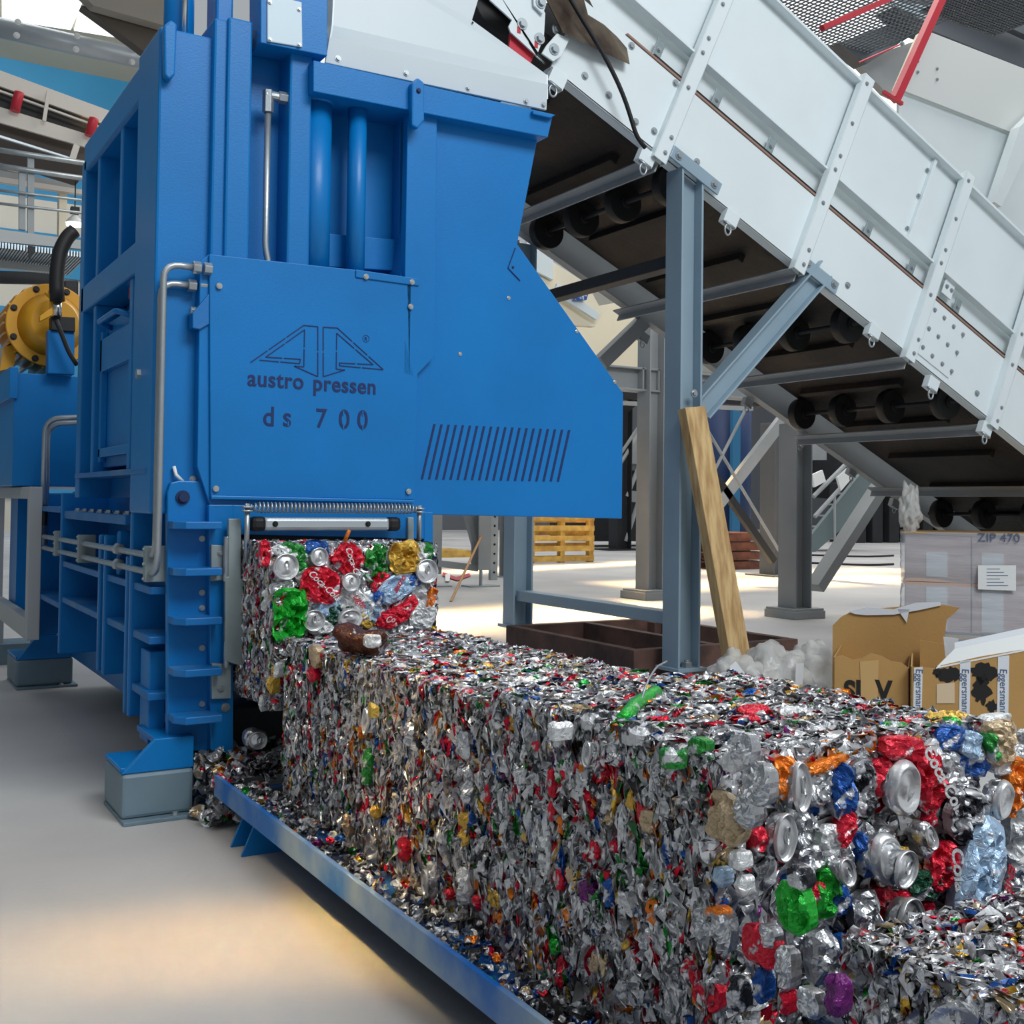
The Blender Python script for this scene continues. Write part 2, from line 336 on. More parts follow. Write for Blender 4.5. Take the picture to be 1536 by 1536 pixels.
b = MB().cyl((pa.x, pa.y, q0.z-.06), (pa.x, pa.y, q0.z+.015), .019, 6); b.cyl((pa.x-.012, pa.y, q0.z), (q0.x-.03, pa.y, q0.z), .016, 12); pb('elbow_fitting', b, ZINC, .001, pip)
b = MB().cyl((pa.x+.035, pa.y, q0.z), (q0.x, pa.y, q0.z), .021, 6); pb('hex_nut', b, ZINC, .001, pip)

# --- front posts
def vpost(name, u0, u1, vtop, y, zb, th, m=BLUE):
    p, q = at(u0, vtop, 'y', y), at(u1, vtop, 'y', y); return pb(name, MB().box((p.x, y, zb), (q.x, y+th, (p.z+q.z)/2)), m, .008)
c_ = vpost('corner_column', 240, 324, 48, FY+.06, .95, .3)
vpost('front_post', 322, 378, 32, FY+.03, 1.7, .3)
vpost('post_flange', 343, 380, 28, FY+.014, 1.7, .03)
vpost('upper_post', 326, 352, -60, FY+.1, 2.5, .12)
vpost('frame_wall', 375, 445, 64, FY+.13, 1.6, .05)
vpost('middle_post', 436, 470, 53, FY+.02, 1.7, .12)
a = at(268, 50, 'y', FY+.2); b = MB().cyl((a.x, a.y, a.z-.3), (a.x, a.y, a.z+.5), .05, 28); pb('press_cylinder', b, BLUE, 0, smooth=True)
a = at(277, 40, 'y', FY+.12); b = MB().cyl((a.x, a.y, a.z-.05), (a.x, a.y, a.z+.4), .009, 12); pb('piston_rod', b, CHROME, 0, smooth=True)
lg2 = plate('lifting_lug', FY+.02, [(246, 38), (257, 29), (266, 36), (263, 112), (254, 119), (247, 112)], .035, bev=.006)
# electrical box on top
eb = plate('junction_box', FY-.02, [(391, -40), (492, -30), (491, 84), (391, 64)], .12, BLUE)
lid = plate('box_lid', FY-.026, [(401, -10), (453, 3), (454, 71), (401, 62)], .006, mat('pale_steel_lid', (190, 206, 214), .5, .1), parent=eb)
for u, v in [(405, 3), (449, 14), (405, 59), (449, 67)]: bolt(lid, at(u, v, 'y', FY-.028), r=.0055, m=ZINC, name='screw')

# --- left side frame (plane x = .85), seen foreshortened
YB = 5.0
pb('top_beam', MB().box((SX, 3.7, 2.37), (SX+.12, YB, 2.5)), BLUE, .012)
pb('middle_beam', MB().box((SX, 3.7, 1.775), (SX+.12, YB, 1.885)), BLUE, .006)
pb('side_wall', MB().box((SX+.13, 3.75, 1.0), (SX+.16, YB, 2.4)), BLUE)
for y in (3.89, 4.27, 4.7): pb('side_bar', MB().box((SX+.01, y, 1.88), (SX+.13, y+.045, 2.38)), BLUE)
pb('rear_column', MB().box((SX, YB-.05, 1.0), (SX+.14, YB+.04, 2.42)), BLUE)
pb('front_side_column', MB().box((SX+.03, 3.72, 1.0), (SX+.14, 3.8, 1.8)), BLUE)
pb('side_shelf', MB().box((SX-.01, 3.72, 1.08), (SX+.14, YB, 1.1)), BLUED)
for y in (4.05, 4.72): pb('hatch_post', MB().box((SX+.01, y, 1.1), (SX+.13, y+.05, 1.775)), BLUE)
hd = pb('inspection_hatch', MB().box((SX+.05, 4.1, 1.12), (SX+.07, 4.72, 1.7)), BLUE)
for z in (1.16, 1.5): pb('hatch_frame', MB().box((SX+.025, 4.12, z), (SX+.05, 4.7, z+.035 if z < 1.3 else z+.13)), BLUE, .003, hd)
for y in (4.12, 4.66): pb('hatch_frame', MB().box((SX+.025, y, 1.14), (SX+.05, y+.035, 1.66)), BLUE, .003, hd)
b = MB().tube(arc([(SX+.05, 4.2, 1.66), (SX-.01, 4.22, 1.68), (SX-.01, 4.55, 1.68), (SX+.05, 4.6, 1.67)], .03), .011); pb('hatch_handle', b, BLUE, 0, hd, smooth=True)
for z in (1.22, 1.6): b = MB().cyl((SX+.03, 4.74, z), (SX+.03, 4.74, z+.06), .016, 12); pb('hinge', b, BLUE, 0, hd)
bolt(press, at(213, 561, 'x', SX+.0), n=(-1, 0, 0), r=.022, m=ZINC)
b = MB().cyl((SX-.0, *at(213, 561, 'x', SX).yz), (SX+.13, *at(213, 561, 'x', SX).yz), .034, 20); pb('bolt_boss', b, BLUE, .003)
p = at(203, 437, 'x', SX+.06); b = MB().box(p-Vector((.02, .02, .03)), p+Vector((.02, .02, .03))); sw = pb('limit_switch', b, RED, .004)
b = MB().cyl(p+Vector((.0, -.03, -.01)), p+Vector((.03, -.09, .0)), .014, 12); pb('cable_gland', b, PAPER, 0, sw)
pb('lower_side_wall', MB().box((SX+.2, 3.72, .17), (SX+.23, 6.3, 1.03)), BLUE)
pb('chamber', MB().box((1.12, 3.78, .9), (1.72, 5.0, 2.35)), BLUE, .004)
pb('chamber_floor', MB().box((1.08, 3.72, .17), (1.72, 6.3, .3)), DARK)
pb('right_side_wall', MB().box((1.72, 3.64, .17), (1.75, 6.3, 1.0)), BLUE)

# lower ribs: plates standing across the side, shelves between them
def fin(y, x0, zb, zt, name='rib_plate', th=.028):
    return pb(name, MB().box((x0, y, zb), (SX+.21, y+th, zt)), BLUE, .006)
f1 = plate('front_rib_plate', FY+.035, [(251, 1124), (251, 740), (256, 724), (268, 721), (318, 722), (318, 1128)], .028, bev=.004)
bolt(f1, at(274, 746, 'y', FY+.034), r=.018, m=mat('hole_shadow', (14, 40, 84), .7), name='lifting_hole', hexa=False)
for y, zb, zt in ((3.94, .26, 1.03), (4.0, .26, .8), (4.38, .34, .86), (4.48, .34, .86), (5.36, .3, 1.02), (6.15, .3, 1.02)): fin(y, SX-.0, zb, zt)
pb('bolted_beam', MB().box((SX+.01, 4.1, .905), (SX+.2, 5.36, .94)), BLUED)
for k in range(7): bolt(press, (SX+.04, 4.2+k*.165, .942), n=(0, 0, 1), r=.013)
for zc in (.35, .53, .69):
    for ya, yb in ((3.96, 4.38), (4.5, 5.36), (3.7, 3.94)):
        if zc == .35 and ya != 3.7: continue
        pb('side_shelf', MB().box((SX+.01, ya, zc), (SX+.21, yb, zc+.025)), BLUED, .003)
pb('side_shelf', MB().box((SX, 5.4, .5), (SX+.21, 6.15, .525)), BLUED, .003)
pb('side_shelf', MB().box((SX, 5.4, .93), (SX+.21, 6.15, .955)), BLUED, .003)
for v in (789, 858, 931, 1007, 1077):          # stepped shelves on the front corner
    a, c = at(252, v, 'y', FY+.035), at(314, v, 'y', FY+.035)
    z = a.z-.008; ys = FY-.07
    pb('corner_shelf', MB().prism([(a.x, FY+.035, z), (a.x, ys+.04, z), (a.x+.03, ys, z), (c.x+.012, ys, z), (c.x+.012, FY+.035, z)], (0, 0, .024)), BLUED, .003)
for v in (808, 889, 912, 972, 1056): bolt(press, at(303, v, 'y', FY+.033), r=.008)
st = plate('outlet_frame', FY, [(313, 757), (350, 757), (350, 1136), (316, 1135)], .1)
plate('outlet_lintel', FY+.002, [(349, 757), (648, 768), (648, 809), (349, 802)], .08)
plate('outlet_frame', FY+.0, [(636, 768), (650, 768), (650, 880), (636, 880)], .08)
plate('side_return', FY+.05, [(294, 470), (318, 430), (318, 1130), (300, 1125)], .05, BLUED)
bolt(st, at(338, 1061, 'y', FY), r=.012)
for v in (551, 634, 723): 
    bolt(press, at(303, v, 'y', FY+.048), r=.01, name='hinge_pin', m=ZINC, hexa=False)
# dark plate standing in for the shade inside outlet top
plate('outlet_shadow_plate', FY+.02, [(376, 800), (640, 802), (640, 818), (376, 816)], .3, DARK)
# --- hydraulic pipes on the corner
def hp(u, v, x=SX-.03): return at(u, v, 'x', x)
f1_ = at(292, 403, 'y', FY+.02); f2_ = at(285, 430, 'y', FY+.05)
xa, ya = at(247, 450, 'y', FY-.02), at(240, 450, 'y', FY+.06)
zt1, zt2 = f1_.z, f2_.z
lowz1 = at(240, 862, 'y', FY-.02).z; lowz2 = at(232, 842, 'y', FY+.02).z
PX = xa.x; 
endA, endB = Vector((PX, 5.55, .79)), Vector((PX, 5.55, .85))
pA = MB().tube(arc([Vector((f1_.x, FY+.0, zt1)), Vector((PX, FY, zt1)), Vector((PX, FY, lowz1)), Vector((PX, 5.9, lowz1-.01))], .07), .011, 14); pA = pb('hydraulic_pipe', pA, ZINC, 0, smooth=True)
pB = MB().tube(arc([Vector((f2_.x, FY+.03, zt2)), Vector((PX+.0, FY+.03, zt2)), Vector((PX+.0, FY+.03, lowz1+.055)), Vector((PX, 5.9, lowz1+.045))], .06), .011, 14); pB = pb('hydraulic_pipe', pB, ZINC, 0, smooth=True)
for P_, q in ((pA, Vector((f1_.x, FY, zt1))), (pB, Vector((f2_.x, FY+.03, zt2)))):
    for dx in (0, .035):
        b = MB().cyl(q+Vector((dx-.012, 0, 0)), q+Vector((dx+.014, 0, 0)), .021, 6); pb('hex_nut', b, ZINC, .002, P_)
for y in (3.68, 4.86, 5.45):
    b = MB().box((PX-.02, y, lowz1-.03), (PX+.05, y+.03, lowz1+.085)); cl = pb('pipe_clamp', b, ZPLATE, .003)
    for dz in (-.02, .0275, .075): bolt(cl, (PX-.02, y+.015, lowz1+dz), n=(-1, 0, 0), r=.006)
for dz in (0, .055):
    b = MB().cyl((PX, 4.16, lowz1+dz), (PX, 4.2, lowz1+dz), .022, 6); pb('hex_nut', b, ZINC, .002)
b = MB().box((PX+.0, 4.2, lowz1-.04), (SX+.2, 4.22, lowz1+.12)); pb('pipe_bracket', b, BLUE, .01)
pq = [at(52, 760, 'x', PX), at(52, 622, 'x', PX)]
yb = 5.95
b = MB().tube(arc([(PX, yb, lowz1+.04), (PX, yb, 1.39), (PX+.2, yb-.1, 1.4)], .08), .013, 12); pb('hydraulic_pipe', b, ZINC, 0, smooth=True)
b = MB().tube(arc([(PX+.02, yb+.05, lowz1+.0), (PX+.02, yb+.05, 1.37), (PX+.22, yb-.05, 1.375)], .08), .013, 12); pb('hydraulic_pipe', b, ZINC, 0, smooth=True)
b = MB().cyl((PX, yb, .86), (PX, yb, .96), .022, 6); pb('hex_nut', b, DARK, .002)
# valve fittings on the cover housing edge
for u, v, r in ((285, 466, .014), (298, 461, .016), (290, 480, .011)):
    q = at(u, v, 'y', FY+.03); b = MB().cyl(q, q+Vector((.05, 0, 0)), r, 6); pb('valve_fitting', b, ZINC, .002)
plate('valve_block', FY-.0, [(289, 470), (314, 440), (314, 486), (300, 494), (289, 492)], .05, BLUED)
b = MB().tube([at(261, 700, 'y', FY+.05), at(264, 712, 'y', FY+.04), at(274, 722, 'y', FY+.05)], .006, 8); pb('hose_end', b, PAPER, 0, smooth=True)
bolt(press, at(289, 719, 'y', FY+.06), r=.009)

# --- feet
FOOTG = mat('foot_grey', (112, 134, 146), .5, .1, .05, 60, .15, 6)
def foot(xa, xb, ya, yb, top, slots=True):
    ft = pb('foot_block', MB().box((xa, ya, .0), (xb, yb, .012)), FOOTG, .002)
    pb('channel_block', MB().box((xa, ya+.035, .012), (xb-.02, yb, .15)), FOOTG, .012, ft)
    bolt(ft, (xb-.08, ya+.02, .012), n=(0, 0, 1), r=.012, name='anchor_bolt')
    b = MB().prism([(xa+.0, ya+.04, .15), (xb-.02, ya+.04, .15), (xb-.02, ya+.04, top), (xa+.1, ya+.04, top), (xa+.02, ya+.04, .17)], (0, .02, 0))
    b.box((xa, ya+.061, .151), (xb-.021, yb, .165)); b.box((xa+.1, ya+.061, top-.02), (xb-.021, yb, top-.001)); b.box((xb-.05, ya+.062, .166), (xb-.022, yb-.001, top-.021)); b.box((xa+.1, ya+.09, .166), (xb-.06, ya+.11, top-.021))
    pb('foot_bracket', b, BLUE, .003, ft)
foot(.76, 1.0, 3.55, 3.85, .25)
foot(.8, 1.1, 6.3, 6.7, .27)
pb('leg_post', MB().box((.875, 3.76, .2), (.93, 3.88, .5)), BLUE); pb('leg_post', MB().box((.9, 6.36, .2), (1.0, 6.6, .6)), BLUE)
pb('leg_post', MB().box((1.02, 3.72, .0), (1.09, 3.8, .2)), BLUE)

# --- outlet guide: grey flap, hinge brackets, spring and roller
ZY = FY-.05
fl = plate('outlet_flap', ZY, [(338, 865), (343, 865), (343, 778), (362, 778), (362, 868), (379, 872), (376, 1003), (338, 992)], .02, ZPLATE, .003)
for uv in ([(317, 817), (346, 819), (346, 826), (338, 870), (317, 872)], [(318, 995), (347, 997), (347, 1048), (318, 1049)]):
    hb = plate('hinge_bracket', FY-.02, uv, .02, ZPLATE, .003)
    for u, v in ((331, uv[0][1]+12), (331, uv[0][1]+38)): bolt(hb, at(u, v, 'y', FY-.02), r=.009)
for u, v0, v1 in ((340, 805, 872), (340, 962, 1002)):
    p, q = at(u, v0, 'y', FY-.04), at(u, v1, 'y', FY-.04); b = MB().cyl((p.x, p.y, q.z), p, .009, 12); pb('hinge_pin', b, ZINC, .001, fl)
fr = plate('outlet_flap', ZY+.04, [(612, 776), (621, 776), (621, 812), (612, 812)], .02, ZPLATE)
pl, pr_ = at(371, 764, 'y', FY-.09), at(629, 766, 'y', FY-.09)
for p, vb in ((pl, 842), (pr_, 812)):
    q = at(371, vb, 'y', FY-.09); b = MB().cyl((p.x, p.y, q.z), (p.x, p.y, p.z+.018), .0085, 14); rd = pb('spring_rod', b, ZINC, 0, smooth=True)
    for dz in (-.008, .004): b = MB().cyl((p.x, p.y, p.z+dz), (p.x, p.y, p.z+dz+.006), .019, 20); pb('washer', b, ZINC, 0, rd, smooth=True)
n = 46; t = np.linspace(0, 1, n*12); pp = []
for k in t:
    e = min(1, k*16, (1-k)*16); q = pl.lerp(pr_, float(k)); R = .004+.0115*e
    pp.append((q.x, q.y+R*math.sin(2*PI*n*k), pl.z+.006+R*math.cos(2*PI*n*k)))
pb('coil_spring', MB().tube(pp, .0031, 6), ZINC, 0, smooth=True)
a, c = at(376, 786, 'y', FY-.06), at(600, 786, 'y', FY-.06); z = (a.z+c.z)/2
rb = pb('guide_bar', MB().box((a.x+.04, a.y-.012, z-.022), (c.x-.04, a.y+.03, z+.022)), mat('brushed_bar', (196, 204, 208), .4, .55), .012)
for u in (413, 552): bolt(rb, at(u, 786, 'y', a.y-.013), r=.0075, m=BLACK, name='bar_hole', hexa=False)
for x0, x1 in ((a.x, a.x+.05), (c.x-.05, c.x)): pb('rubber_end', MB().box((x0, a.y-.016, z-.024), (x1, a.y+.034, z+.024)), BLACK, .014, rb)

# ============================================================ white chute cover on the press hopper
WCH = mat('greyed_white_chute', (192, 202, 206), .4, 0, .02, 40, .04, 2)
ch = empty('chute_cover', (1.9, 3.8, 2.5), 'white sheet metal cover bolted on top of the blue press hopper', 'chute cover')
CYY = FY+.02
top = Y(CYY, (488, 94), (820, 165), (820, 112), (497, 38))
b = MB().prism([top[0], top[1], at(822, 126, 'y', CYY), at(494, 56, 'y', CYY)], (0, .012, 0)); fl_ = b.build('bolted_flange', WCH, ch, .002)
for u, v in [(507, 88), (609, 110), (702, 132), (789, 152), (815, 157)]: bolt(fl_, at(u, v, 'y', CYY), r=.009)
# sloping face leaning back
def sl(u, v, y): return at(u, v, 'y', y)
A0, A1 = at(494, 76, 'y', CYY), at(820, 148, 'y', CYY)
B0, B1 = at(500, 38, 'y', CYY+.12), at(820, 112, 'y', CYY+.12)
C0, C1, C2 = at(506, -80, 'y', CYY+.16), at(735, -60, 'y', CYY+.16), at(708, 30, 'y', CYY+.145)
b = MB().add([A0, A1, B1, B0], [(0, 1, 2, 3)]).add([B0, B1, C2, C1, C0], [(0, 1, 2, 3, 4)])
pnl = b.build('cover_panel', WCH, ch); md = pnl.modifiers.new('thick', 'SOLIDIFY'); md.thickness = .006; md.offset = -1
b = MB().prism([A0, B0, C0, C0+Vector((0, .8, 0)), A0+Vector((0, .8, 0))], (-.006, 0, 0)); b.build('side_panel', WHITE, ch)
b = MB().prism([A1, B1, B1+Vector((0, .7, .0)), A1+Vector((0, .7, 0))], (.006, 0, 0)); b.build('side_panel', WHITE, ch)
for u, v in ((709, 34), (757, 71), (803, 107)): bolt(pnl, at(u, v, 'y', CYY+.135), r=.0035, m=BLACK, name='rivet_hole', hexa=False)

# ============================================================ DISCHARGE TABLE
tab = empty('discharge_table', (1.4, 2.2, 0), 'blue steel discharge table with raised rim carrying the row of can bales', 'discharge table')
b = MB().box((1.0, .55, .105), (1.9, 3.36, .125)); b.build('table_bed', mat('dirty_shaded_blue_bed', (0, 84, 156), .5, 0, .2, 60, 0, 5, col2=(34, 30, 28), thr=(.42, .56)), tab, .002)  # real dirt patches; the base blue is darkened for the shade on the bed
RIMC = mat('scuffed_blue_rim', (0, 96, 176), .5, 0, .05, 90, 0, 3.5, col2=(150, 170, 180), thr=(.36, .6))
MB().box((.985, .55, .108), (.998, 3.38, .17)).build('side_rim', RIMC, tab, .002)
MB().box((1.9, .55, .108), (1.915, 3.38, .17)).build('side_rim', RIMC, tab, .002)
for y in (3.1, 1.2):
    for yy in (y, y+.1):
        MB().prism([(1.03, yy, .105), (1.3, yy, .105), (1.3, yy, 0), (.985, yy, 0)], (0, .01, 0)).build('leg_gusset', BLUE, tab, .001)
        MB().prism([(1.55, yy, .105), (1.88, yy, .105), (1.92, yy, 0), (1.55, yy, 0)], (0, .01, 0)).build('leg_gusset', BLUE, tab, .001)

# ============================================================ CANS AND BALES
PAL = [((.60, .61, .63), .47), ((.74, .75, .76), .10), ((.30, .30, .32), .10), ((.055, .055, .06), .07), (S((205, 24, 50)), .085), (S((24, 130, 48)), .035), (S((24, 84, 165)), .035),
       (S((222, 120, 26)), .025), (S((214, 168, 60)), .03), (S((190, 168, 134)), .03), (S((226, 228, 228)), .025), (S((110, 34, 110)), .005)]
PC = np.array([p[0] for p in PAL]); PW = np.array([p[1] for p in PAL]); PW = PW/PW.sum()
def flakes(n, center, normal_sd, size, spread, stretch=None, rng=RNG, base='y', aspect=(.5, 1.0), crump=.32, tint=None):
    """n crumpled sheets; center(n) -> (n,3); returns verts, faces, colours"""
    R_, K = 3, 9
    th = np.linspace(0, 2*PI, K, endpoint=False); loc = [(0, 0)]+[(r*math.cos(t+.35*j), r*math.sin(t+.35*j)) for j, r in enumerate((.4, .75, 1.0)) for t in th]
    loc = np.array(loc); m = len(loc)
    faces = [(0, 1+k, 1+(k+1) % K) for k in range(K)]
    quads = []
    for j in range(R_-1):
        for k in range(K): a = 1+j*K+k; b = 1+j*K+(k+1) % K; quads.append((a, a+K, b+K)); quads.append((a, b+K, b))
    T = np.array(faces+quads)
    c = center(n); s = rng.uniform(size[0], size[1], n)*(1+.5*rng.random(n)**3); asp = rng.uniform(*aspect, n)
    P = np.zeros((n, m, 3)); jr = 1+rng.normal(0, .16, (n, m))
    P[:, :, 0] = loc[None, :, 0]*jr*s[:, None]; P[:, :, 2] = loc[None, :, 1]*jr*(s*asp)[:, None]
    # creases: a few random ridges plus jitter
    y = rng.normal(0, crump*.35, (n, m))*s[:, None]
    for _ in range(3):
        a = rng.uniform(0, 2*PI, n); f_ = rng.uniform(1.5, 4.5, n); ph = rng.uniform(0, 6, n)
        q = (loc[None, :, 0]*np.cos(a)[:, None]+loc[None, :, 1]*np.sin(a)[:, None])*f_[:, None]+ph[:, None]
        y += (np.abs(((q/PI) % 2)-1)-.5)*crump*.6*s[:, None]
    P[:, :, 1] = y
    # rotate about own normal, then tilt
    def rot(ax, ang):
        ca, sa = np.cos(ang)[:, None], np.sin(ang)[:, None]; i, j = [(1, 2), (2, 0), (0, 1)][ax]
        u, v = P[:, :, i].copy(), P[:, :, j].copy(); P[:, :, i] = u*ca-v*sa; P[:, :, j] = u*sa+v*ca
    rot(1, rng.normal(0, .5, n) + (rng.random(n) < .5)*PI/2); rot(0, rng.normal(0, normal_sd[0], n)); rot(2, rng.normal(0, normal_sd[1], n))
    if base == 'z': P = P[:, :, [0, 2, 1]]
    if base == 'x': P = P[:, :, [1, 0, 2]]
    V = (P+c[:, None, :]).reshape(-1, 3); Fc = (T[None]+np.arange(n)[:, None, None]*m).reshape(-1, 3)
    ci = rng.choice(len(PC), n, p=PW if tint is None else tint); C_ = PC[ci]*rng.uniform(.75, 1.1, (n, 1))
    return V, Fc, np.repeat(C_, len(T), 0)
def scrap_obj(name, parts, parent, kind='stuff'):
    off = np.array(wloc(parent)) if parent else np.zeros(3); vs, fs, cs, k = [], [], [], 0
    for V, Fc, C_ in parts: vs.append(V-off); fs.append(Fc+k); cs.append(C_); k += len(V)
    V, Fc, C_ = np.vstack(vs), np.vstack(fs), np.vstack(cs)
    me = bpy.data.meshes.new(name); me.vertices.add(len(V)); me.vertices.foreach_set('co', V.ravel())
    me.loops.add(len(Fc)*3); me.loops.foreach_set('vertex_index', Fc.ravel().astype(np.int32)); me.polygons.add(len(Fc))
    me.polygons.foreach_set('loop_start', np.arange(0, len(Fc)*3, 3, dtype=np.int32)); me.polygons.foreach_set('loop_total', np.full(len(Fc), 3, np.int32))
    me.update(); me.validate()
    at_ = me.attributes.new('print', 'FLOAT_COLOR', 'FACE'); at_.data.foreach_set('color', np.hstack([C_, np.ones((len(C_), 1))]).ravel().astype(np.float32))
    me.materials.append(SCRAP); o = bpy.data.objects.new(name, me); COL.objects.link(o); o.parent = parent
    if kind: o['kind'] = kind
    return o
CORE = mat('packed_scrap_core', (70, 70, 74), .5, .5, .8, 40, 0, 30, col2=(24, 24, 26))
def bale(label, x0, x1, y0, y1, z0, z1, faces='ltf', dens=1.0, group=None, bulge=.0):
    """crushed can bale; faces seen: l(eft) t(op) f(ront)"""
    r = empty('can_bale', ((x0+x1)/2, (y0+y1)/2, z0), label, 'bale', group)
    i = .022; MB().box((x0+i, y0+i, z0+.01), (x1-i, y1-i, z1-i)).build('bale_core', CORE, r)
    U = RNG.uniform; parts = []; L = []
    def left(n): z = U(z0, z1, n); return np.c_[x0+.02+U(-.014, .012, n)-bulge*np.sin(PI*(z-z0)/(z1-z0)), U(y0, y1, n), z]
    def topf(n): return np.c_[U(x0, x1, n), U(y0, y1, n), z1-.018+U(-.014, .010, n)]
    def front(n): return np.c_[U(x0, x1, n), y0+.02+U(-.01, .012, n), U(z0, z1, n)]
    A_l, A_t, A_f = (y1-y0)*(z1-z0), (x1-x0)*(y1-y0), (x1-x0)*(z1-z0)
    if 'l' in faces:
        parts.append(flakes(int(4300*A_l*dens), left, (.35, .5), (.015, .034), 0, aspect=(.6, 1.2), crump=.5))
        parts.append(flakes(int(1300*A_l*dens), left, (.5, .5), (.016, .034), 0, base='x', aspect=(.5, .9), crump=.5))
        parts.append(flakes(int(2200*A_l*dens), left, (.6, .8), (.006, .014), 0, crump=.6))
    if 't' in faces:
        parts.append(flakes(int(4200*A_t*dens), topf, (.3, .35), (.012, .030), 0, aspect=(.5, .9), crump=.45))
        parts.append(flakes(int(1500*A_t*dens), topf, (.25, .25), (.012, .034), 0, base='z', aspect=(.25, .6), crump=.3))
        parts.append(flakes(int(3000*A_t*dens), topf, (.6, .8), (.006, .013), 0, crump=.6))
    if 'f' in faces:
        parts.append(flakes(int(2600*A_f*dens), front, (.35, .35), (.02, .045), 0, crump=.4))
        parts.append(flakes(int(3000*A_f*dens), front, (.5, .5), (.008, .018), 0, crump=.5))
    out = []
    for V, Fc, C_ in parts:           # everything is pressed flush with the walls of the press chamber
        V = V.copy(); j = RNG.normal(0, .0035, len(V))
        q = x0+.002+j-bulge*np.sin(PI*(V[:, 2]-z0)/(z1-z0)); m_ = V[:, 0] < q; V[m_, 0] = q[m_]+(V[m_, 0]-q[m_])*.12
        q = z1-.004+j; m_ = V[:, 2] > q; V[m_, 2] = q[m_]+(V[m_, 2]-q[m_])*.12
        q = y0+.002+j; m_ = V[:, 1] < q; V[m_, 1] = q[m_]+(V[m_, 1]-q[m_])*.15
        q = x1-.002+j; m_ = V[:, 0] > q; V[m_, 0] = q[m_]+(V[m_, 0]-q[m_])*.12
        q = y1-.001; m_ = V[:, 1] > q; V[m_, 1] = q+(V[m_, 1]-q)*.1
        m_ = V[:, 2] < z0; V[m_, 2] = z0
        out.append((V, Fc, C_))
    scrap_obj('compressed_cans', out, r)
    return r
def blob(w, h, th, seed, p=3.2, rings=8, seg=26, crease=1.0):
    """flattened can wall in local XZ, facing -Y"""
    vs = [(0, -th, 0)]; fs = []
    for j in range(1, rings+1):
        r = j/rings
        for k in range(seg):
            t = 2*PI*k/seg; c, s = math.cos(t), math.sin(t); q = (abs(c)**p+abs(s)**p)**(-1/p)*(1+.12*noise.noise(Vector((c*1.6+seed, s*1.6, seed*.7)))+.05*noise.noise(Vector((c*5+seed, s*5, seed))))
            x, z = c*q*r*w/2, s*q*r*h/2; y = -th*(1-r**5)
            n = noise.noise(Vector((x*28+seed*3, z*28, seed)))+.6*noise.noise(Vector((x*70, z*70+seed, seed*2)))
            y += (abs(n)-.25)*.04*crease*(1 if r < .95 else .5)
            g = noise.noise_vector(Vector((x*160, z*160, seed)))*.0035*crease; x += g.x; z += g.z; y += g.y
            vs.append((x, y, z))
    fs += [(0, 1+(k+1) % seg, 1+k) for k in range(seg)]
    for j in range(rings-1):
        for k in range(seg): a = 1+j*seg+k; b_ = 1+j*seg+(k+1) % seg; fs.append((a, b_, b_+seg, a+seg))
    n0 = len(vs); vs += [(vs[1+(rings-1)*seg+k][0]*.9, .02, vs[1+(rings-1)*seg+k][2]*.9) for k in range(seg)]
    fs += [(1+(rings-1)*seg+k, 1+(rings-1)*seg+(k+1) % seg, n0+(k+1) % seg, n0+k) for k in range(seg)]
    return vs, fs
def lidmesh(rx, rz, seed, kind='lid', dent=1.0):
    prof = [(0, .0), (.25, .0), (.5, .004), (.72, .006), (.8, .012), (.86, .014), (.9, .0), (.95, -.006), (1.0, -.002), (1.0, .012)] if kind == 'lid' else \
           [(0, .002), (.2, .0), (.3, .004), (.5, .006), (.62, .002), (.7, .003), (.8, -.007), (.86, -.006), (.93, .0), (1.0, .007), (1.02, .016)]
    seg = 36; vs = []; fs = []; sc = (rx+rz)/2/.03
    for j, (r, y) in enumerate(prof):
        for k in range(seg):
            t = 2*PI*k/seg; x, z = math.cos(t)*r*rx, math.sin(t)*r*rz
            n = noise.noise(Vector((x*30+seed, z*30, seed)))
            vs.append((x, y*sc*.5+n*.009*dent*(1-.5*r), z))
    for j in range(len(prof)-1):
        for k in range(seg): a = j*seg+k; b_ = j*seg+(k+1) % seg; fs.append((a, a+seg, b_+seg, b_))
    if kind == 'lid':      # pull tab and opening score
        n0 = len(vs)
        for yy in (-.0015, -.005):
            for ring in (1, .5):
                for k in range(16): t = 2*PI*k/16; vs.append((math.cos(t)*.2*rx*ring, yy*sc, (math.sin(t)*.36*ring+.12)*rz))
        for k in range(16):
            q = (k+1) % 16; fs += [(n0+32+k, n0+48+k, n0+48+q, n0+32+q), (n0+k, n0+q, n0+32+q, n0+32+k), (n0+48+k, n0+16+k, n0+16+q, n0+48+q)]
    return vs, fs
def put(parent, name, vs, fs, m, p, rotm, smooth=True):
    """local geometry -> object under parent at world point p"""
    me = bpy.data.meshes.new(name); me.from_pydata(vs, [], fs); me.materials.append(m); me.update()
    me.polygons.foreach_set('use_smooth', [smooth]*len(me.polygons))
    o = bpy.data.objects.new(name, me); COL.objects.link(o); o.parent = parent
    base = parent.matrix_basis.copy() if parent else Matrix()
    q = parent.parent if parent else None
    while q: base = q.matrix_basis @ base; q = q.parent
    o.matrix_basis = base.inverted() @ (Matrix.Translation(p) @ rotm.to_4x4()); return o
LIDM = mat('can_end_aluminium', (222, 223, 224), .34, .72, .15, 60, .1, 20)
def facing(ax, roll, tilt=(0, 0)):
    b = Matrix.Identity(3) if ax == 'y' else (Matrix.Rotation(-PI/2, 3, 'Z') if ax == 'x' else Matrix.Rotation(-PI/2, 3, 'X'))
    return b @ Matrix.Rotation(tilt[0], 3, 'X') @ Matrix.Rotation(tilt[1], 3, 'Z') @ Matrix.Rotation(roll, 3, 'Y')
_sd = [1.0]
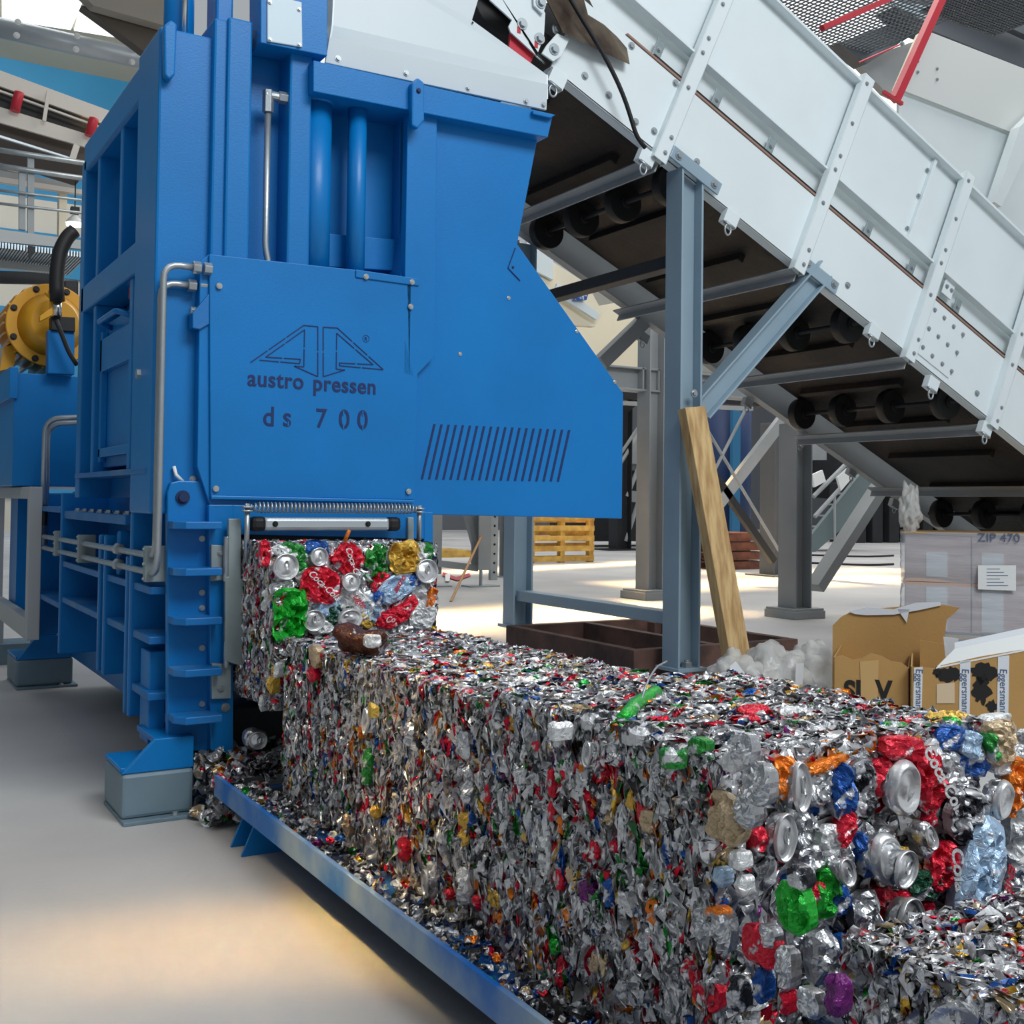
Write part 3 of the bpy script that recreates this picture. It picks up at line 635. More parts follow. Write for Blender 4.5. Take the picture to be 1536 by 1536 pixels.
def can(parent, u, v, w, h, col, rot=0, ax='y', val=0, end=None, th=.006, text=None, tilt=(0, 0), p=3.2, crease=1.0, out=.0, flat=1.0, endpos=(0, 0)):
    """crushed can with its centre seen at u,v; w,h in photo pixels"""
    _sd[0] += 1.37; sd = _sd[0]; P_ = at(u, v, ax, val); k = mpp(P_)
    if ax == 'y': k *= 1.03
    R_ = facing(ax, math.radians(rot), tilt); P_ = P_ + (R_ @ Vector((0, -1, 0)))*out
    wx = w*k*(flat if ax == 'y' else 1); hz = h*k
    vs, fs = blob(wx, hz, th, sd, p, crease=crease*min(1, max(.35, h*k/.11)))
    o = put(parent, 'crushed_can', vs, fs, CC[col], P_, R_, False)
    if end:
        kind, rx, rz = end; lv, lf = lidmesh(rx*k, rz*k, sd, kind, .8)
        put(o, 'can_end', lv, lf, LIDM, P_+R_ @ Vector((endpos[0]*k, -th-.012, endpos[1]*k)), R_)
    if text:
        s, sz, tr, dx, dz = text
        c = bpy.data.curves.new('t', 'FONT'); c.body = s; c.size = sz*k; c.extrude = .0005; c.shear = .35; c.offset = .0006*sz/20; c.align_x = 'CENTER'
        t = bpy.data.objects.new('t', c); COL.objects.link(t); bpy.context.view_layer.update()
        me = bpy.data.meshes.new_from_object(t.evaluated_get(bpy.context.evaluated_depsgraph_get())); bpy.data.objects.remove(t)
        me.transform(Euler((PI/2, 0, 0)).to_matrix().to_4x4())
        me.materials.clear(); me.materials.append(CC['white'] if col in ('red', 'green', 'blue') else CC['red'])
        t = bpy.data.objects.new('can_lettering', me); COL.objects.link(t); t.parent = o
        me.transform(Matrix.Rotation(math.radians(tr), 4, 'Y')); t.location = (dx*k, -th-.012, dz*k)
    return o
def lid_only(parent, u, v, rx, rz, kind='lid', rot=0, ax='y', val=0, tilt=(0, 0), out=.012):
    _sd[0] += 1.7; P_ = at(u, v, ax, val); k = mpp(P_); R_ = facing(ax, math.radians(rot), tilt)
    vs, fs = lidmesh(rx*k, rz*k, _sd[0], kind, 1.0)
    body, bf = blob(rx*k*1.9, rz*k*1.9, .004, _sd[0], 2.0, rings=5, seg=24, crease=.6)
    o = put(parent, 'crushed_can', body, bf, ALU, P_, R_)
    return put(o, 'can_end', vs, fs, LIDM, P_+R_ @ Vector((0, -out, 0)), R_)

BX0, BX1 = 1.12, 1.66
upper = bale('square can bale still held in the press outlet, printed can faces showing', 1.115, 1.665, 3.25, 4.1, .37, .868, 'ltf')
row_l = [('can bale nearest the press outlet, its top below the held bale', 2.62, 3.16, .128, .60),
         ('middle bale of the can row on the blue table', 1.935, 2.61, .128, .605)]
bales = [bale(l, BX0, BX1, a, b_, z0, z1, 'lt') for l, a, b_, z0, z1 in row_l]
front = bale('front can bale with round can ends on its end face', BX0-.01, BX1+.07, 1.27, 1.925, .128, .635, 'ltf', 1.15)
near = bale('lowest nearest can bale in the bottom right corner of the photo', BX0+.06, BX1+.2, .62, 1.09, -.04+.17, .425, 'lt', 1.2)

UY = 3.25
def uc(x, y): return 300+x/3.072, 700+y/3.072
def U_(x, y, w, h, col, rot=0, **k): u, v = uc(x, y); return can(upper, u, v, w, h, col, rot, val=UY-.002, **k)
def Ul(x, y, r, kind='lid', **k): u, v = uc(x, y); return lid_only(upper, u, v, r, r*k.pop('asp', 1), kind, val=UY-.012, **k)
U_(430, 400, 42, 30, 'green', 20); U_(370, 420, 34, 40, 'white', 10); Ul(392, 460, 20)
U_(540, 385, 36, 30, 'blue', 0); Ul(545, 415, 14); U_(300, 400, 16, 40, 'red', 0)
U_(550, 545, 62, 54, 'red', 18, text=('Coca-Cola', 14, 24, 0, -3), p=2.6, out=.012)
U_(680, 425, 48, 44, 'red', 35, text=('Coca-C', 13, 34, 0, -3), p=2.8, out=.008)
U_(700, 540, 44, 40, 'silver'); Ul(685, 530, 14, out=.02)
U_(812, 445, 38, 56, 'green', 8, p=3); U_(935, 418, 46, 48, 'gold', -3, p=5, crease=1.3, out=.012)
U_(1015, 410, 22, 38, 'white'); U_(1052, 395, 16, 28, 'green'); Ul(1035, 480, 18, out=.02)
U_(905, 555, 66, 36, 'lblue', -28, out=.01, text=('astro', 13, -28, 3, 2)); U_(990, 520, 26, 18, 'blue', -20, out=.012)
U_(832, 535, 26, 34, 'red', 30); U_(715, 625, 62, 44, 'white', 28, text=('Light', 12, 20, 0, 0)); U_(1040, 600, 34, 50, 'white', -25); U_(1062, 600, 14, 30, 'orange', 20, out=.01)
U_(408, 680, 50, 74, 'bgreen', 4, p=5, crease=1.6, out=.014); Ul(520, 708, 17, asp=.95); U_(590, 655, 40, 34, 'lblue'); U_(560, 740, 40, 20, 'white')
U_(655, 690, 50, 34, 'dgreen', 14); Ul(690, 700, 20, 'base', asp=.8); U_(745, 705, 40, 18, 'gold', 30)
U_(800, 650, 26, 46, 'lblue', 10); U_(820, 605, 16, 22, 'blue', -20, out=.012)
U_(900, 690, 50, 28, 'red', -25, out=.004); U_(865, 705, 34, 22, 'red', 0, text=('Co', 12, 0, 0, -3)); U_(1025, 690, 40, 36, 'white', 10); U_(960, 640, 34, 20, 'red', -40, out=.006)
U_(380, 560, 40, 22, 'silver', -10); U_(470, 480, 22, 26, 'green', 0); U_(1045, 660, 22, 20, 'silver')
a, c_ = at(517, 812, 'y', UY-.02), at(524, 795, 'y', UY-.03)
o = MB().tube([a, a.lerp(c_, .5), c_], .006, 10).build('yellow_straw', CC['orange'], upper, 0, True)
U_(330, 380, 18, 22, 'dark', 0)
# left side and step of the held bale: bigger pieces
for u, v, w_, h_, c in ((398, 905, 10, 40, 'white'), (389, 840, 8, 24, 'red'), (396, 960, 8, 34, 'silver'), (408, 1020, 16, 40, 'gold'), (392, 1055, 10, 24, 'white'), (415, 1005, 12, 24, 'white')):
    can(upper, u, v, w_, h_, c, 0, ax='x', val=1.112, crease=1.2)
# end face of the front bale
EY = 1.262
def ec(x, y): return 1036+x/3.072, 1036+y/3.072
def E_(x, y, w, h, col, rot=0, **k): u, v = ec(x, y); k.setdefault('flat', 1.1); return can(front, u, v, w/3.072, h/3.072, col, rot, val=EY-k.pop('o', 0), **k)
def El(x, y, rx, rz, kind='lid', **k): u, v = ec(x, y); return lid_only(front, u, v, rx/3.072, rz/3.072, kind, val=EY-k.pop('o', .01), **k)
E_(440, 400, 120, 190, 'orange', 0); El(490, 440, 58, 118, 'lid', rot=-4); E_(640, 340, 240, 60, 'orange', -8)
El(415, 670, 62, 112, 'lid', rot=6); E_(320, 690, 70, 110, 'red'); E_(520, 650, 90, 170, 'silver', 0)
E_(605, 440, 110, 180, 'silver', 12); E_(705, 470, 120, 260, 'blue', -8, o=.006); E_(800, 450, 130, 250, 'dark', -10); E_(640, 700, 110, 160, 'white', 12)
E_(885, 400, 130, 180, 'red', 0); El(972, 445, 100, 128, 'base', o=.018, rot=-4); E_(790, 350, 110, 60, 'silver', -10)
E_(1110, 420, 150, 320, 'red', -16, o=.01, text=('Coca-Cola', 30, 70, 0, 0)); E_(1200, 330, 180, 110, 'silver', 30); E_(990, 270, 240, 120, 'red', 8, o=.01)
E_(1110, 290, 120, 100, 'white', -30); E_(1200, 215, 180, 110, 'blue', 5); E_(1310, 300, 190, 190, 'blue', 20); E_(1300, 250, 110, 120, 'lblue', 20, o=.01)
E_(1430, 240, 210, 200, 'tan', 5, o=.01); E_(1420, 150, 180, 90, 'white', 0); E_(1395, 260, 60, 130, 'green', -20, o=.02); E_(1450, 330, 150, 120, 'white', 0); E_(1500, 450, 90, 260, 'orange', 10, o=.01)
E_(1268, 590, 250, 290, 'dark', 0, o=.004, p=2.1, crease=1.6, end=None); El(1270, 590, 128, 150, 'base', o=-.004)
E_(1268, 590, 190, 210, 'dark', 30, o=.02, p=2.2, crease=1.8); El(1420, 500, 62, 92, 'base', o=.016, rot=14)
E_(1230, 420, 160, 150, 'silver', 30); E_(900, 760, 190, 260, 'silver', -20, o=.004, p=2.2); El(890, 770, 90, 125, 'base', rot=-20, o=.02); E_(800, 760, 60, 200, 'blue', -12); E_(960, 810, 160, 170, 'gold', 0, o=.02, p=2.2); El(968, 815, 72, 88, 'lid', o=.042, rot=30)
E_(1170, 810, 150, 220, 'red', 22, o=.012, text=('Cola', 34, 60, 0, 0)); E_(1085, 690, 100, 170, 'silver', -24, o=.02); El(1085, 670, 36, 60, 'lid', rot=-20, o=.04); E_(1105, 600, 60, 80, 'red', -30)
E_(1090, 900, 210, 130, 'dgreen', 12, o=.008); E_(720, 640, 90, 170, 'red', 22, o=.01); E_(690, 770, 170, 220, 'silver', -14); El(700, 830, 50, 70, 'lid', rot=-30, o=.02)
E_(560, 780, 150, 130, 'silver'); E_(1330, 840, 250, 540, 'lblue', 24, o=.025, p=2.5, crease=.7, th=.02, text=('ENERGY', 22, 84, 26, -12))
E_(1300, 1010, 20, 100, 'red', 55, o=.05, th=.003, crease=.2); E_(1320, 1045, 20, 60, 'red', 55, o=.05, th=.003, crease=.2); E_(1505, 640, 100, 330, 'white', 4); E_(1500, 900, 120, 200, 'silver', 10)
E_(815, 1070, 150, 290, 'silver', -6, o=.012, th=.01, crease=.7); E_(940, 1110, 220, 260, 'red', 10); El(990, 1065, 86, 118, 'lid', rot=8, o=.03); E_(900, 960, 160, 90, 'red', 20); E_(1000, 950, 100, 60, 'red', -10)
E_(1160, 1100, 170, 170, 'silver', -10); E_(1200, 1040, 60, 90, 'gold'); E_(1100, 1010, 70, 90, 'red'); E_(770, 1290, 130, 160, 'red', 10, o=.02); E_(1050, 1170, 60, 40, 'orange', 20)
E_(612, 1235, 130, 250, 'silver', -6, o=.03, th=.02, crease=.7); E_(640, 930, 130, 220, 'bgreen', 12, o=.006); E_(590, 940, 80, 110, 'red', 30); E_(690, 970, 110, 130, 'blue', 0)
E_(1540, 300, 150, 240, 'silver', 0); E_(1560, 520, 150, 240, 'silver', 10); E_(1480, 330, 120, 200, 'white', 0, o=-.01); E_(720, 1170, 70, 90, 'blue', 0, o=.01); E_(950, 1250, 100, 60, 'blue', 0); E_(480, 1110, 100, 150, 'silver')
# bigger pieces on the long left side, each pressed flush into its bale
def L_(x, y, w, h, col, rot=0, reg=8, tgt=None, end=None, **k):
    u, v = (500+x/3.072, 1036+y/3.072) if reg == 8 else (1036+x/3.072, 1036+y/3.072)
    p = at(u, v, 'x', BX0-.004); par = bales[0] if p.y > 2.615 else bales[1] if p.y > 1.935 else front
    if end: return lid_only(par, u, v, w/6.1, h/6.1, end, rot, 'x', BX0-.01)
    return can(par, u, v, w/3.072*1.25, h/3.072, col, rot, ax='x', val=BX0-.006, **k)
for a in [(165, 130, 60, 120, 'silver'), (160, 330, 50, 130, 'green'), (150, 400, 50, 80, 'green'), (185, 560, 55, 60, 'gold'), (60, 620, 50, 110, 'tan'), (180, 780, 50, 150, 'silver'),
          (125, 190, 20, 60, 'orange'), (350, 200, 70, 110, 'silver'), (380, 250, 40, 60, 'dark'), (320, 730, 60, 110, 'red'), (450, 850, 60, 130, 'white'), (600, 640, 60, 160, 'gold'), (630, 590, 24, 70, 'blue'),
          (600, 250, 90, 130, 'silver'), (620, 430, 60, 180, 'silver'), (690, 800, 60, 120, 'dark'), (600, 900, 80, 170, 'white'), (745, 960, 90, 90, 'gold'), (765, 1050, 70, 70, 'orange'), (660, 980, 40, 70, 'red'),
          (660, 1110, 80, 120, 'dark'), (860, 390, 80, 130, 'silver'), (940, 390, 50, 130, 'dark'), (1015, 420, 30, 150, 'red'), (1045, 380, 36, 110, 'green'), (1030, 200, 80, 120, 'white'), (1010, 560, 34, 100, 'red'),
          (1050, 620, 36, 80, 'orange'), (1050, 860, 50, 130, 'red'), (980, 760, 70, 200, 'white'), (1100, 850, 60, 90, 'tan'), (1170, 920, 80, 130, 'purple'), (1270, 930, 60, 140, 'blue'),
          (1200, 280, 70, 130, 'silver'), (1300, 290, 80, 130, 'silver'), (1260, 540, 70, 130, 'white'), (1375, 520, 40, 140, 'gold'), (1450, 600, 80, 110, 'tan'), (1180, 430, 60, 70, 'white'), (1475, 1020, 60, 130, 'orange'),
          (1410, 1030, 40, 60, 'blue'), (1180, 1130, 70, 80, 'dark'), (1020, 1180, 50, 80, 'bgreen'), (1050, 1300, 50, 150, 'red'), (1350, 1150, 40, 100, 'gold'), (1440, 1180, 50, 90, 'silver'), (980, 1360, 50, 40, 'orange'),
          (530, 940, 40, 50, 'red'), (740, 300, 50, 70, 'blue'), (940, 250, 46, 60, 'red'), (1210, 1260, 60, 90, 'tan'), (890, 680, 40, 50, 'gold'), (720, 470, 30, 90, 'red'), (1210, 720, 50, 60, 'red'), (1300, 720, 50, 60, 'red')]: L_(*a)
for a in [(150, 590, 210, 230, 'tan', 10), (470, 1000, 150, 240, 'bgreen', -10), (310, 1180, 190, 180, 'red', 0), (340, 1130, 100, 100, 'silver'), (110, 1020, 90, 60, 'orange'), (300, 430, 150, 200, 'silver'), (250, 560, 100, 150, 'silver'),
          (100, 1100, 200, 200, 'silver'), (210, 780, 80, 90, 'white'), (130, 860, 60, 90, 'lblue'), (230, 900, 50, 100, 'white'), (430, 1280, 80, 200, 'silver'), (70, 1400, 140, 140, 'red'), (210, 1400, 80, 160, 'dark'),
          (320, 1360, 60, 160, 'blue'), (660, 1410, 90, 190, 'purple'), (430, 1440, 40, 110, 'red'), (540, 1440, 110, 120, 'silver'), (490, 860, 90, 110, 'dark'), (230, 270, 110, 160, 'silver'), (180, 330, 70, 90, 'white'), (30, 260, 90, 90, 'green')]:
    L_(*a, reg=7)
for x, y, rx, rz in ((165, 140, 30, 62), (440, 880, 34, 60), (1190, 290, 30, 60)): L_(x, y, rx*2, rz*2, 'silver', 0, end='lid')
# things lying on top of the row
def T_(par, u, v, w, h, col, rot=0, z=None, **k): return can(par, u, v, w, h, col, rot, ax='z', val=z or .6, **k)
for u, v, w_, h_, c, rt in ((790, 1022, 34, 26, 'white', 20), (940, 1018, 40, 18, 'red', 20), (925, 1030, 26, 14, 'dgreen', 0), (1190, 1068, 44, 22, 'white', 10), (1130, 1065, 60, 24, 'red', -10), (1120, 1078, 40, 20, 'red', 20),
                            (1420, 1075, 70, 30, 'gold', 0), (1390, 1115, 80, 24, 'red', 10), (1505, 1092, 50, 26, 'white', 0), (1280, 1118, 70, 30, 'white', 0), (1230, 1090, 60, 24, 'dark', 20), (1110, 1110, 60, 36, 'dark', 10), (1080, 1140, 60, 40, 'dark', -20),
                            (900, 1075, 60, 40, 'dark', 30), (960, 1095, 60, 40, 'dark', 0), (840, 1090, 40, 16, 'white', 0), (700, 1040, 26, 12, 'red', 0), (560, 1060, 16, 10, 'gold', 0), (660, 1020, 26, 10, 'red', 0), (730, 1000, 20, 10, 'gold', 0),
                            (690, 980, 24, 10, 'orange', 0), (1010, 1130, 40, 20, 'green', 10), (1340, 1090, 50, 20, 'green', 0), (760, 985, 24, 8, 'red', 0)):
    p = at(u, v, 'z', .6)
    if p.y < 1.36: continue
    par = bales[0] if p.y > 2.615 else bales[1] if p.y > 1.935 else front
    T_(par, u, v, w_, h_*1.6, c, rt, z=.598 if par is not front else .632, th=.006, crease=1.0)
br = can(bales[0], 470, 985, 30, 34, 'tan', 0, ax='x', val=BX0-.012, crease=.4); can(bales[0], 467, 1012, 26, 22, 'red', -20, ax='x', val=BX0-.012)
# loose pieces
def loose(name, mb, m, lab, cat, smooth=True, group=None): o = mb.build(name, m, None, 0, smooth); recentre(o); return tag(o, lab, cat, group)
p0, p1 = at(508, 968, 'z', .625), at(578, 972, 'z', .625)
pts = [p0.lerp(p1, t)+Vector((0, 0, .004*math.sin(t*8))) for t in np.linspace(0, 1, 12)]
o = MB().tube(pts, [.012, .05, .056, .05, .046, .044, .046, .05, .046, .04, .032, .012], 14).build('plastic_bottle', CC['brown'], None, 0, True)
for v_ in o.data.vertices: v_.co += Vector([noise.noise(v_.co*22+Vector((k*9, 0, 0)))*.017 for k in range(3)]); v_.co.z = .612+(v_.co.z-.612)*.72
recentre(o); o.location.z = .602; tag(o, 'crushed brown bottle lying on the can bale nearest the press', 'bottle')
wl = can(o, 560, 962, 26, 20, 'white', 0, ax='y', val=p1.y-.05, th=.004); wl.name = 'bottle_label'
q = [at(u, v, 'z', z) for u, v, z in ((922, 1090, .615), (938, 1076, .635), (950, 1060, .64), (966, 1048, .63), (985, 1038, .635))]
loose('green_hose', MB().tube(arc(q, .05), .013, 12), CC['bgreen'], 'short bright green hose piece lying across the bales', 'hose')
q = [at(u, v, 'z', z) for u, v, z in ((960, 1056, .64), (972, 1020, .66), (985, 1000, .665), (1000, 992, .64))]
loose('wire', MB().tube(arc(q, .05), .0022, 6), ZINC, 'thin bent grey wire sticking up from the bale row top', 'wire')

# scrap fallen between press and table
def pile(n, f, size, lab, name='scrap_pile', base='z', tint=None):
    V = flakes(n, f, (.6, .6), size, 0, base=base, crump=.55, tint=tint); o = scrap_obj(name, [V], None); me = o.data
    return tag(o, lab, 'scrap')
U = RNG.uniform
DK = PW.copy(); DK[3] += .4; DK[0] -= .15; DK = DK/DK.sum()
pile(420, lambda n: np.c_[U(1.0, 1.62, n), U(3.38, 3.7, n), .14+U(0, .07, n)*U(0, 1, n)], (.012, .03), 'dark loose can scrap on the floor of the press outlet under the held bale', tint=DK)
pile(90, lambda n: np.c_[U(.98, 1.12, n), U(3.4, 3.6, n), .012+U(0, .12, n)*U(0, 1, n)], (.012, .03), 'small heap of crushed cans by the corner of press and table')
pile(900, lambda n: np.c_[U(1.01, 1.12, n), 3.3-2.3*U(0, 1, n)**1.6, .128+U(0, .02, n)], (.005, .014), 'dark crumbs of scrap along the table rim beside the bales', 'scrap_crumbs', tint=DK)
lo = empty('crushed_can', at(382, 1108, 'y', 3.5), 'silver crushed can lying in the dark gap under the held bale', 'can')
vs, fs = blob(.08, .07, .02, 3.3, 2.2); put(lo, 'can_body', vs, fs, ALU, lo.location, facing('y', .3)); vs, fs = lidmesh(.03, .028, 5.1); put(lo, 'can_end', vs, fs, LIDM, Vector(lo.location)+Vector((0, -.035, 0)), facing('y', .3))

# ============================================================ MAIN INCLINED CONVEYOR
CN, CF = 4.85, 6.6
OX, OZ = 3.113, 3.245; AN = math.atan(.466); SD = Vector((math.cos(AN), 0, -math.sin(AN))); TD = Vector((math.sin(AN), 0, math.cos(AN)))
def cp(s_, t_, y): return Vector((OX, y, OZ))+SD*s_+TD*t_
def st(u, v, y):
    p = at(u, v, 'y', y)-Vector((OX, y, OZ)); return p.dot(SD), p.dot(TD)
conv = empty('belt_conveyor', cp(3, -.1, 5.7), 'large white inclined belt conveyor on grey columns, rising to the press hopper', 'conveyor')
def cbox(name, s0, s1, t0, t1, y0, y1, m, bev=.003, parent=None, kind=None):
    return MB().prism([cp(s0, t0, y0), cp(s1, t0, y0), cp(s1, t1, y0), cp(s0, t1, y0)], (0, y1-y0, 0)).build(name, m, parent or conv, bev, kind=kind)
S1 = 6.6
sp = cbox('side_plate', -.02, S1, 0, .455, CN, CN+.012, WHITE)
cbox('bottom_flange', -.02, S1, 0, .012, CN, CN+.07, WHITE, .002, sp)
cbox('wooden_strip', .3, S1, .458, .472, CN-.006, CN+.05, mat('brown_edge_strip', (150, 120, 106), .7))
cbox('belt_edge', .5, S1, .476, .487, CN-.0, CN+.05, BLACK, 0)
cbox('recessed_panel', -.1, S1, .46, .7, CN+.07, CN+.08, WHITE)
sk = cbox('skirt_panel', .12, S1, .66, 1.31, CN+.03, CN+.042, WHITE)
cbox('skirt_flange', .12, S1, 1.3, 1.318, CN-.035, CN+.04, WHITE, .002, sk); cbox('skirt_flange', .12, S1, .65, .665, CN-.02, CN+.04, WHITE, .002, sk)
ribs = [st(985, 235, CN)[0], st(1195, 395, CN)[0], st(1360, 528, CN)[0], st(1485, 630, CN)[0]]
ribs.append(ribs[3]+.95)
for s_ in ribs:
    top_t = 1.36
    rb = MB().prism([cp(s_-.045, -.055, CN-.05), cp(s_+.045, -.055, CN-.05), cp(s_+.045, top_t, CN-.05), cp(s_-.045, top_t, CN-.05)], (0, .006, 0))
    rb.prism([cp(s_+.04, -.055, CN-.05), cp(s_+.046, -.055, CN-.05), cp(s_+.046, top_t, CN-.05), cp(s_+.04, top_t, CN-.05)], (0, .05, 0))
    rb.prism([cp(s_-.046, -.055, CN-.05), cp(s_-.04, -.055, CN-.05), cp(s_-.04, top_t, CN-.05), cp(s_-.046, top_t, CN-.05)], (0, .05, 0))
    rb = rb.build('rib', WHITE, conv, .002)
    for t_ in (.0, .1, .42, .66, .76, 1.0, 1.3): bolt(rb, cp(s_+(.012 if t_ < .3 else -.01), t_, CN-.051), r=.011)
    cbox('cross_member', s_-.04, s_+.03, -.055, -.045, CN, CF+.02, GREYL, .002); cbox('cross_member', s_+.02, s_+.03, -.1, -.045, CN, CF+.02, GREYL, .002)
for u, v in [(877, 114), (913, 143), (953, 183), (981, 197), (1013, 125), (1045, 243), (1271, 428), (1465, 590), (947, 69)]: bolt(sp, at(u, v, 'y', CN), r=.017)
sx = MB().prism([cp(ribs[2]+.07, .05, CN-.008), cp(ribs[2]+.42, .05, CN-.008), cp(ribs[2]+.42, .42, CN-.008), cp(ribs[2]+.07, .42, CN-.008)], (0, .008, 0)).build('splice_plate', WHITE, sp, .001)
for u, v in [(1402, 465), (1416, 477), (1430, 490), (1444, 502), (1393, 493), (1407, 505), (1421, 517), (1435, 529), (1384, 521), (1398, 534), (1413, 546), (1427, 557)]: bolt(sx, at(u, v, 'y', CN-.008), r=.013)
for u, v in [(993, 60), (1080, 135), (1160, 205), (1305, 334), (1370, 390), (1437, 452)]:
    s_, t_ = st(u, v, CN+.03); k = cbox('clamp_tab', s_-.03, s_+.03, .47, .6, CN+.02, CN+.03, ZPLATE, .004); bolt(k, cp(s_, .54, CN+.018), r=.012)
s_, t_ = st(1424, 420, CN+.03); k = cbox('joint_bracket', s_-.05, s_+.05, .54, .66, CN+.01, CN+.02, WHITE, .003)
for d in (-.025, .025): bolt(k, cp(s_+d, .6, CN+.008), r=.012)
s_, _t = st(1400, 240, CN+.03); pj = cbox('panel_joint', s_-.012, s_+.012, .67, 1.3, CN+.0, CN+.03, WHITE, .002)
for t_ in (.75, 1.0, 1.2): bolt(pj, cp(s_-.03, t_, CN+.02), r=.011)
# underside: far plate, belt, return rollers
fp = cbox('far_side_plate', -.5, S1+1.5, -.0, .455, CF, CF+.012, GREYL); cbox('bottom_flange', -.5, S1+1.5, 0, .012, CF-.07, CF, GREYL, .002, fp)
cbox('belt', -.5, S1+1.5, .16, .19, CN+.06, CF-.14, BELT, 0)
for k in range(14): cbox('belt_cleat', .2+k*.55, .25+k*.55, .11, .16, CN+.5, CF-.3, BELT, .004)
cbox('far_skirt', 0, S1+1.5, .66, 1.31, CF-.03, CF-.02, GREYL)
for s_ in (st(822, 342, 6.42)[0], st(1085, 466, 6.42)[0], st(1205, 614, 6.42)[0]+0, st(1414, 764, 6.42)[0]):
    ax_ = MB().cyl(cp(s_, .05, CN+.05), cp(s_, .05, CF-.05), .016, 10).build('roller_shaft', DARK, conv, 0, True)
    for y in (5.08, 5.55, 6.0, 6.42):
        b = MB(); b.cyl(cp(s_, .05, y-.035), cp(s_, .05, y+.035), .12, 28); b.cyl(cp(s_, .05, y-.05), cp(s_, .05, y+.05), .04, 16); b.build('return_roller', BLACK, ax_, .004, True)
b = MB().cyl(cp(-.35, .25, CN+.12), cp(-.35, .25, CF-.05), .2, 32).build('head_drum', BLACK, conv, 0, True)
# head end next to the chute
def cpl(name, uv, y, th, m, bev=.002, parent=None): return MB().prism(Y(y, *uv), (0, th, 0)).build(name, m, parent or conv, bev)
hp_ = cpl('take_up_plate', [(735, 0), (745, -15), (800, -15), (818, 20), (816, 55), (805, 84), (812, 90), (766, 48), (763, 40), (768, 30)], CN-.03, .01, WHITE)
for u, v in ((783, 36), (809, 58)):
    bolt(hp_, at(u, v, 'y', CN-.03), r=.024); q = at(u-4, v+8, 'y', CN-.032); MB().box(q-Vector((.012, 0, .02)), q+Vector((.008, .003, .012))).build('slot', RED, hp_)
q = cpl('corner_bracket', [(820, 68), (836, 50), (855, 58), (842, 84), (830, 92), (813, 80)], CN-.04, .012, WHITE); bolt(q, at(831, 74, 'y', CN-.04), r=.024); bolt(q, at(834, 44, 'y', CN-.02), r=.02)
q = cpl('corner_bracket', [(801, 8), (800, -12), (822, -12), (818, 12), (814, 21)], CN-.05, .012, WHITE); bolt(q, at(811, 4, 'y', CN-.05), r=.024)
cpl('red_guard', [(766, 48), (804, 78), (796, 95), (764, 72)], CN-.0, .02, RED)
cpl('head_box', [(735, -20), (760, -20), (860, 20), (850, 120), (800, 100), (714, 30)], CN+.4, .6, BLACK)
gd = MB(); g0 = [at(u, v, 'y', CN-.03) for u, v in ((815, -10), (838, 52), (880, 74), (941, 98), (944, 70), (900, 10), (885, -15))]
gd.prism([p+Vector((0, -.05*math.sin(i*.9), 0)) for i, p in enumerate(g0)], (0, .006, 0)); gd = gd.build('steel_guard', GUARD, conv)
cb = arc([at(u, v, 'y', CN-.09) for u, v in ((845, -20), (868, 20), (905, 80), (935, 140), (955, 205), (968, 222))], .4, 4); MB().tube(cb, .012, 8).build('cable', BLACK, conv, 0, True)
def eyelet(u, v, y=CN-.02, w_=1.0, m=WHITE):
    p = at(u, v, 'y', y); h = MB().prism([p-SD*.05*w_, p+SD*.05*w_, p+SD*.05*w_-TD*.085*w_, p-SD*.05*w_-TD*.085*w_], (0, .05, 0)).build('cord_bracket', m, conv, .003)
    b = MB(); q = p-TD*.12*w_; b.tube([q+Vector((math.cos(a)*.022*w_, 0, math.sin(a)*.03*w_)) for a in np.linspace(0, 2*PI, 15)], .006*w_, 6, False); b.bar(p-TD*.09*w_-SD*.04*w_, p-TD*.09*w_+SD*.04*w_, .02, .012); b.build('eyelet', ZINC, h, 0, True)
for u, v in [(842, 108), (976, 226), (1102, 318), (1316, 488), (1404, 567), (1484, 635)]: eyelet(u, v)
for u, v in [(970, 500), (1062, 575), (1126, 598), (1206, 655), (1282, 702), (1346, 750)]: eyelet(u, v, CF, .8, GREYL)
# legs
def column(y, x, ztop, zbot, w_=.15, d=.17, m=GREYP, parent=None, base=True, bw=.2):
    c_ = MB().ibeam((x, y, zbot+.02), (x, y, ztop), d, w_, .014, (0, 1, 0)).build('column', m, parent or conv, .002)
    if base: MB().box((x-bw/2, y-bw/2, zbot), (x+bw/2, y+bw/2, zbot+.02)).build('base_plate', m, c_, .002)
    return c_
xc = 4.01
cl_ = column(4.87, xc, cp(st(1030, 255, CN)[0], 0, 0).z+.03, .09, .155, .14)
b = MB(); sC = st(1036, 262, CN)[0]; b.prism([cp(sC-.2, -.005, CN-.06), cp(sC+.18, -.005, CN-.06), cp(sC+.18, .07, CN-.06), cp(sC-.2, .07, CN-.06)], (0, .012, 0)); b = b.build('head_plate', GREYP, cl_, .003)
for d in (-.15, .13): bolt(b, cp(sC+d, .035, CN-.06), r=.02)
for y in (4.82, 6.62):
    for dx in (.0,): b = MB().cyl((xc+dx, y, 0), (xc+dx, y, .15), .016, 12); b.cyl((xc+dx, y, .11), (xc+dx, y, .14), .032, 6); b.cyl((xc+dx, y, .06), (xc+dx, y, .09), .032, 6); b.build('levelling_bolt', ZINC, conv, .001)
cl2 = column(6.62, xc-.0, 2.8, .15, .155, .14)
for z, u in ((2.37, 0), (.37, 0)): MB().box((xc-.05, 4.93, z-.035), (xc+.05, 6.56, z+.035)).build('tie_beam', GREYP if z < 1 else DARK, conv, .004)
dg0, dg1 = at(1057, 605, 'y', CN+.02), at(1232, 405, 'y', CN+.02)
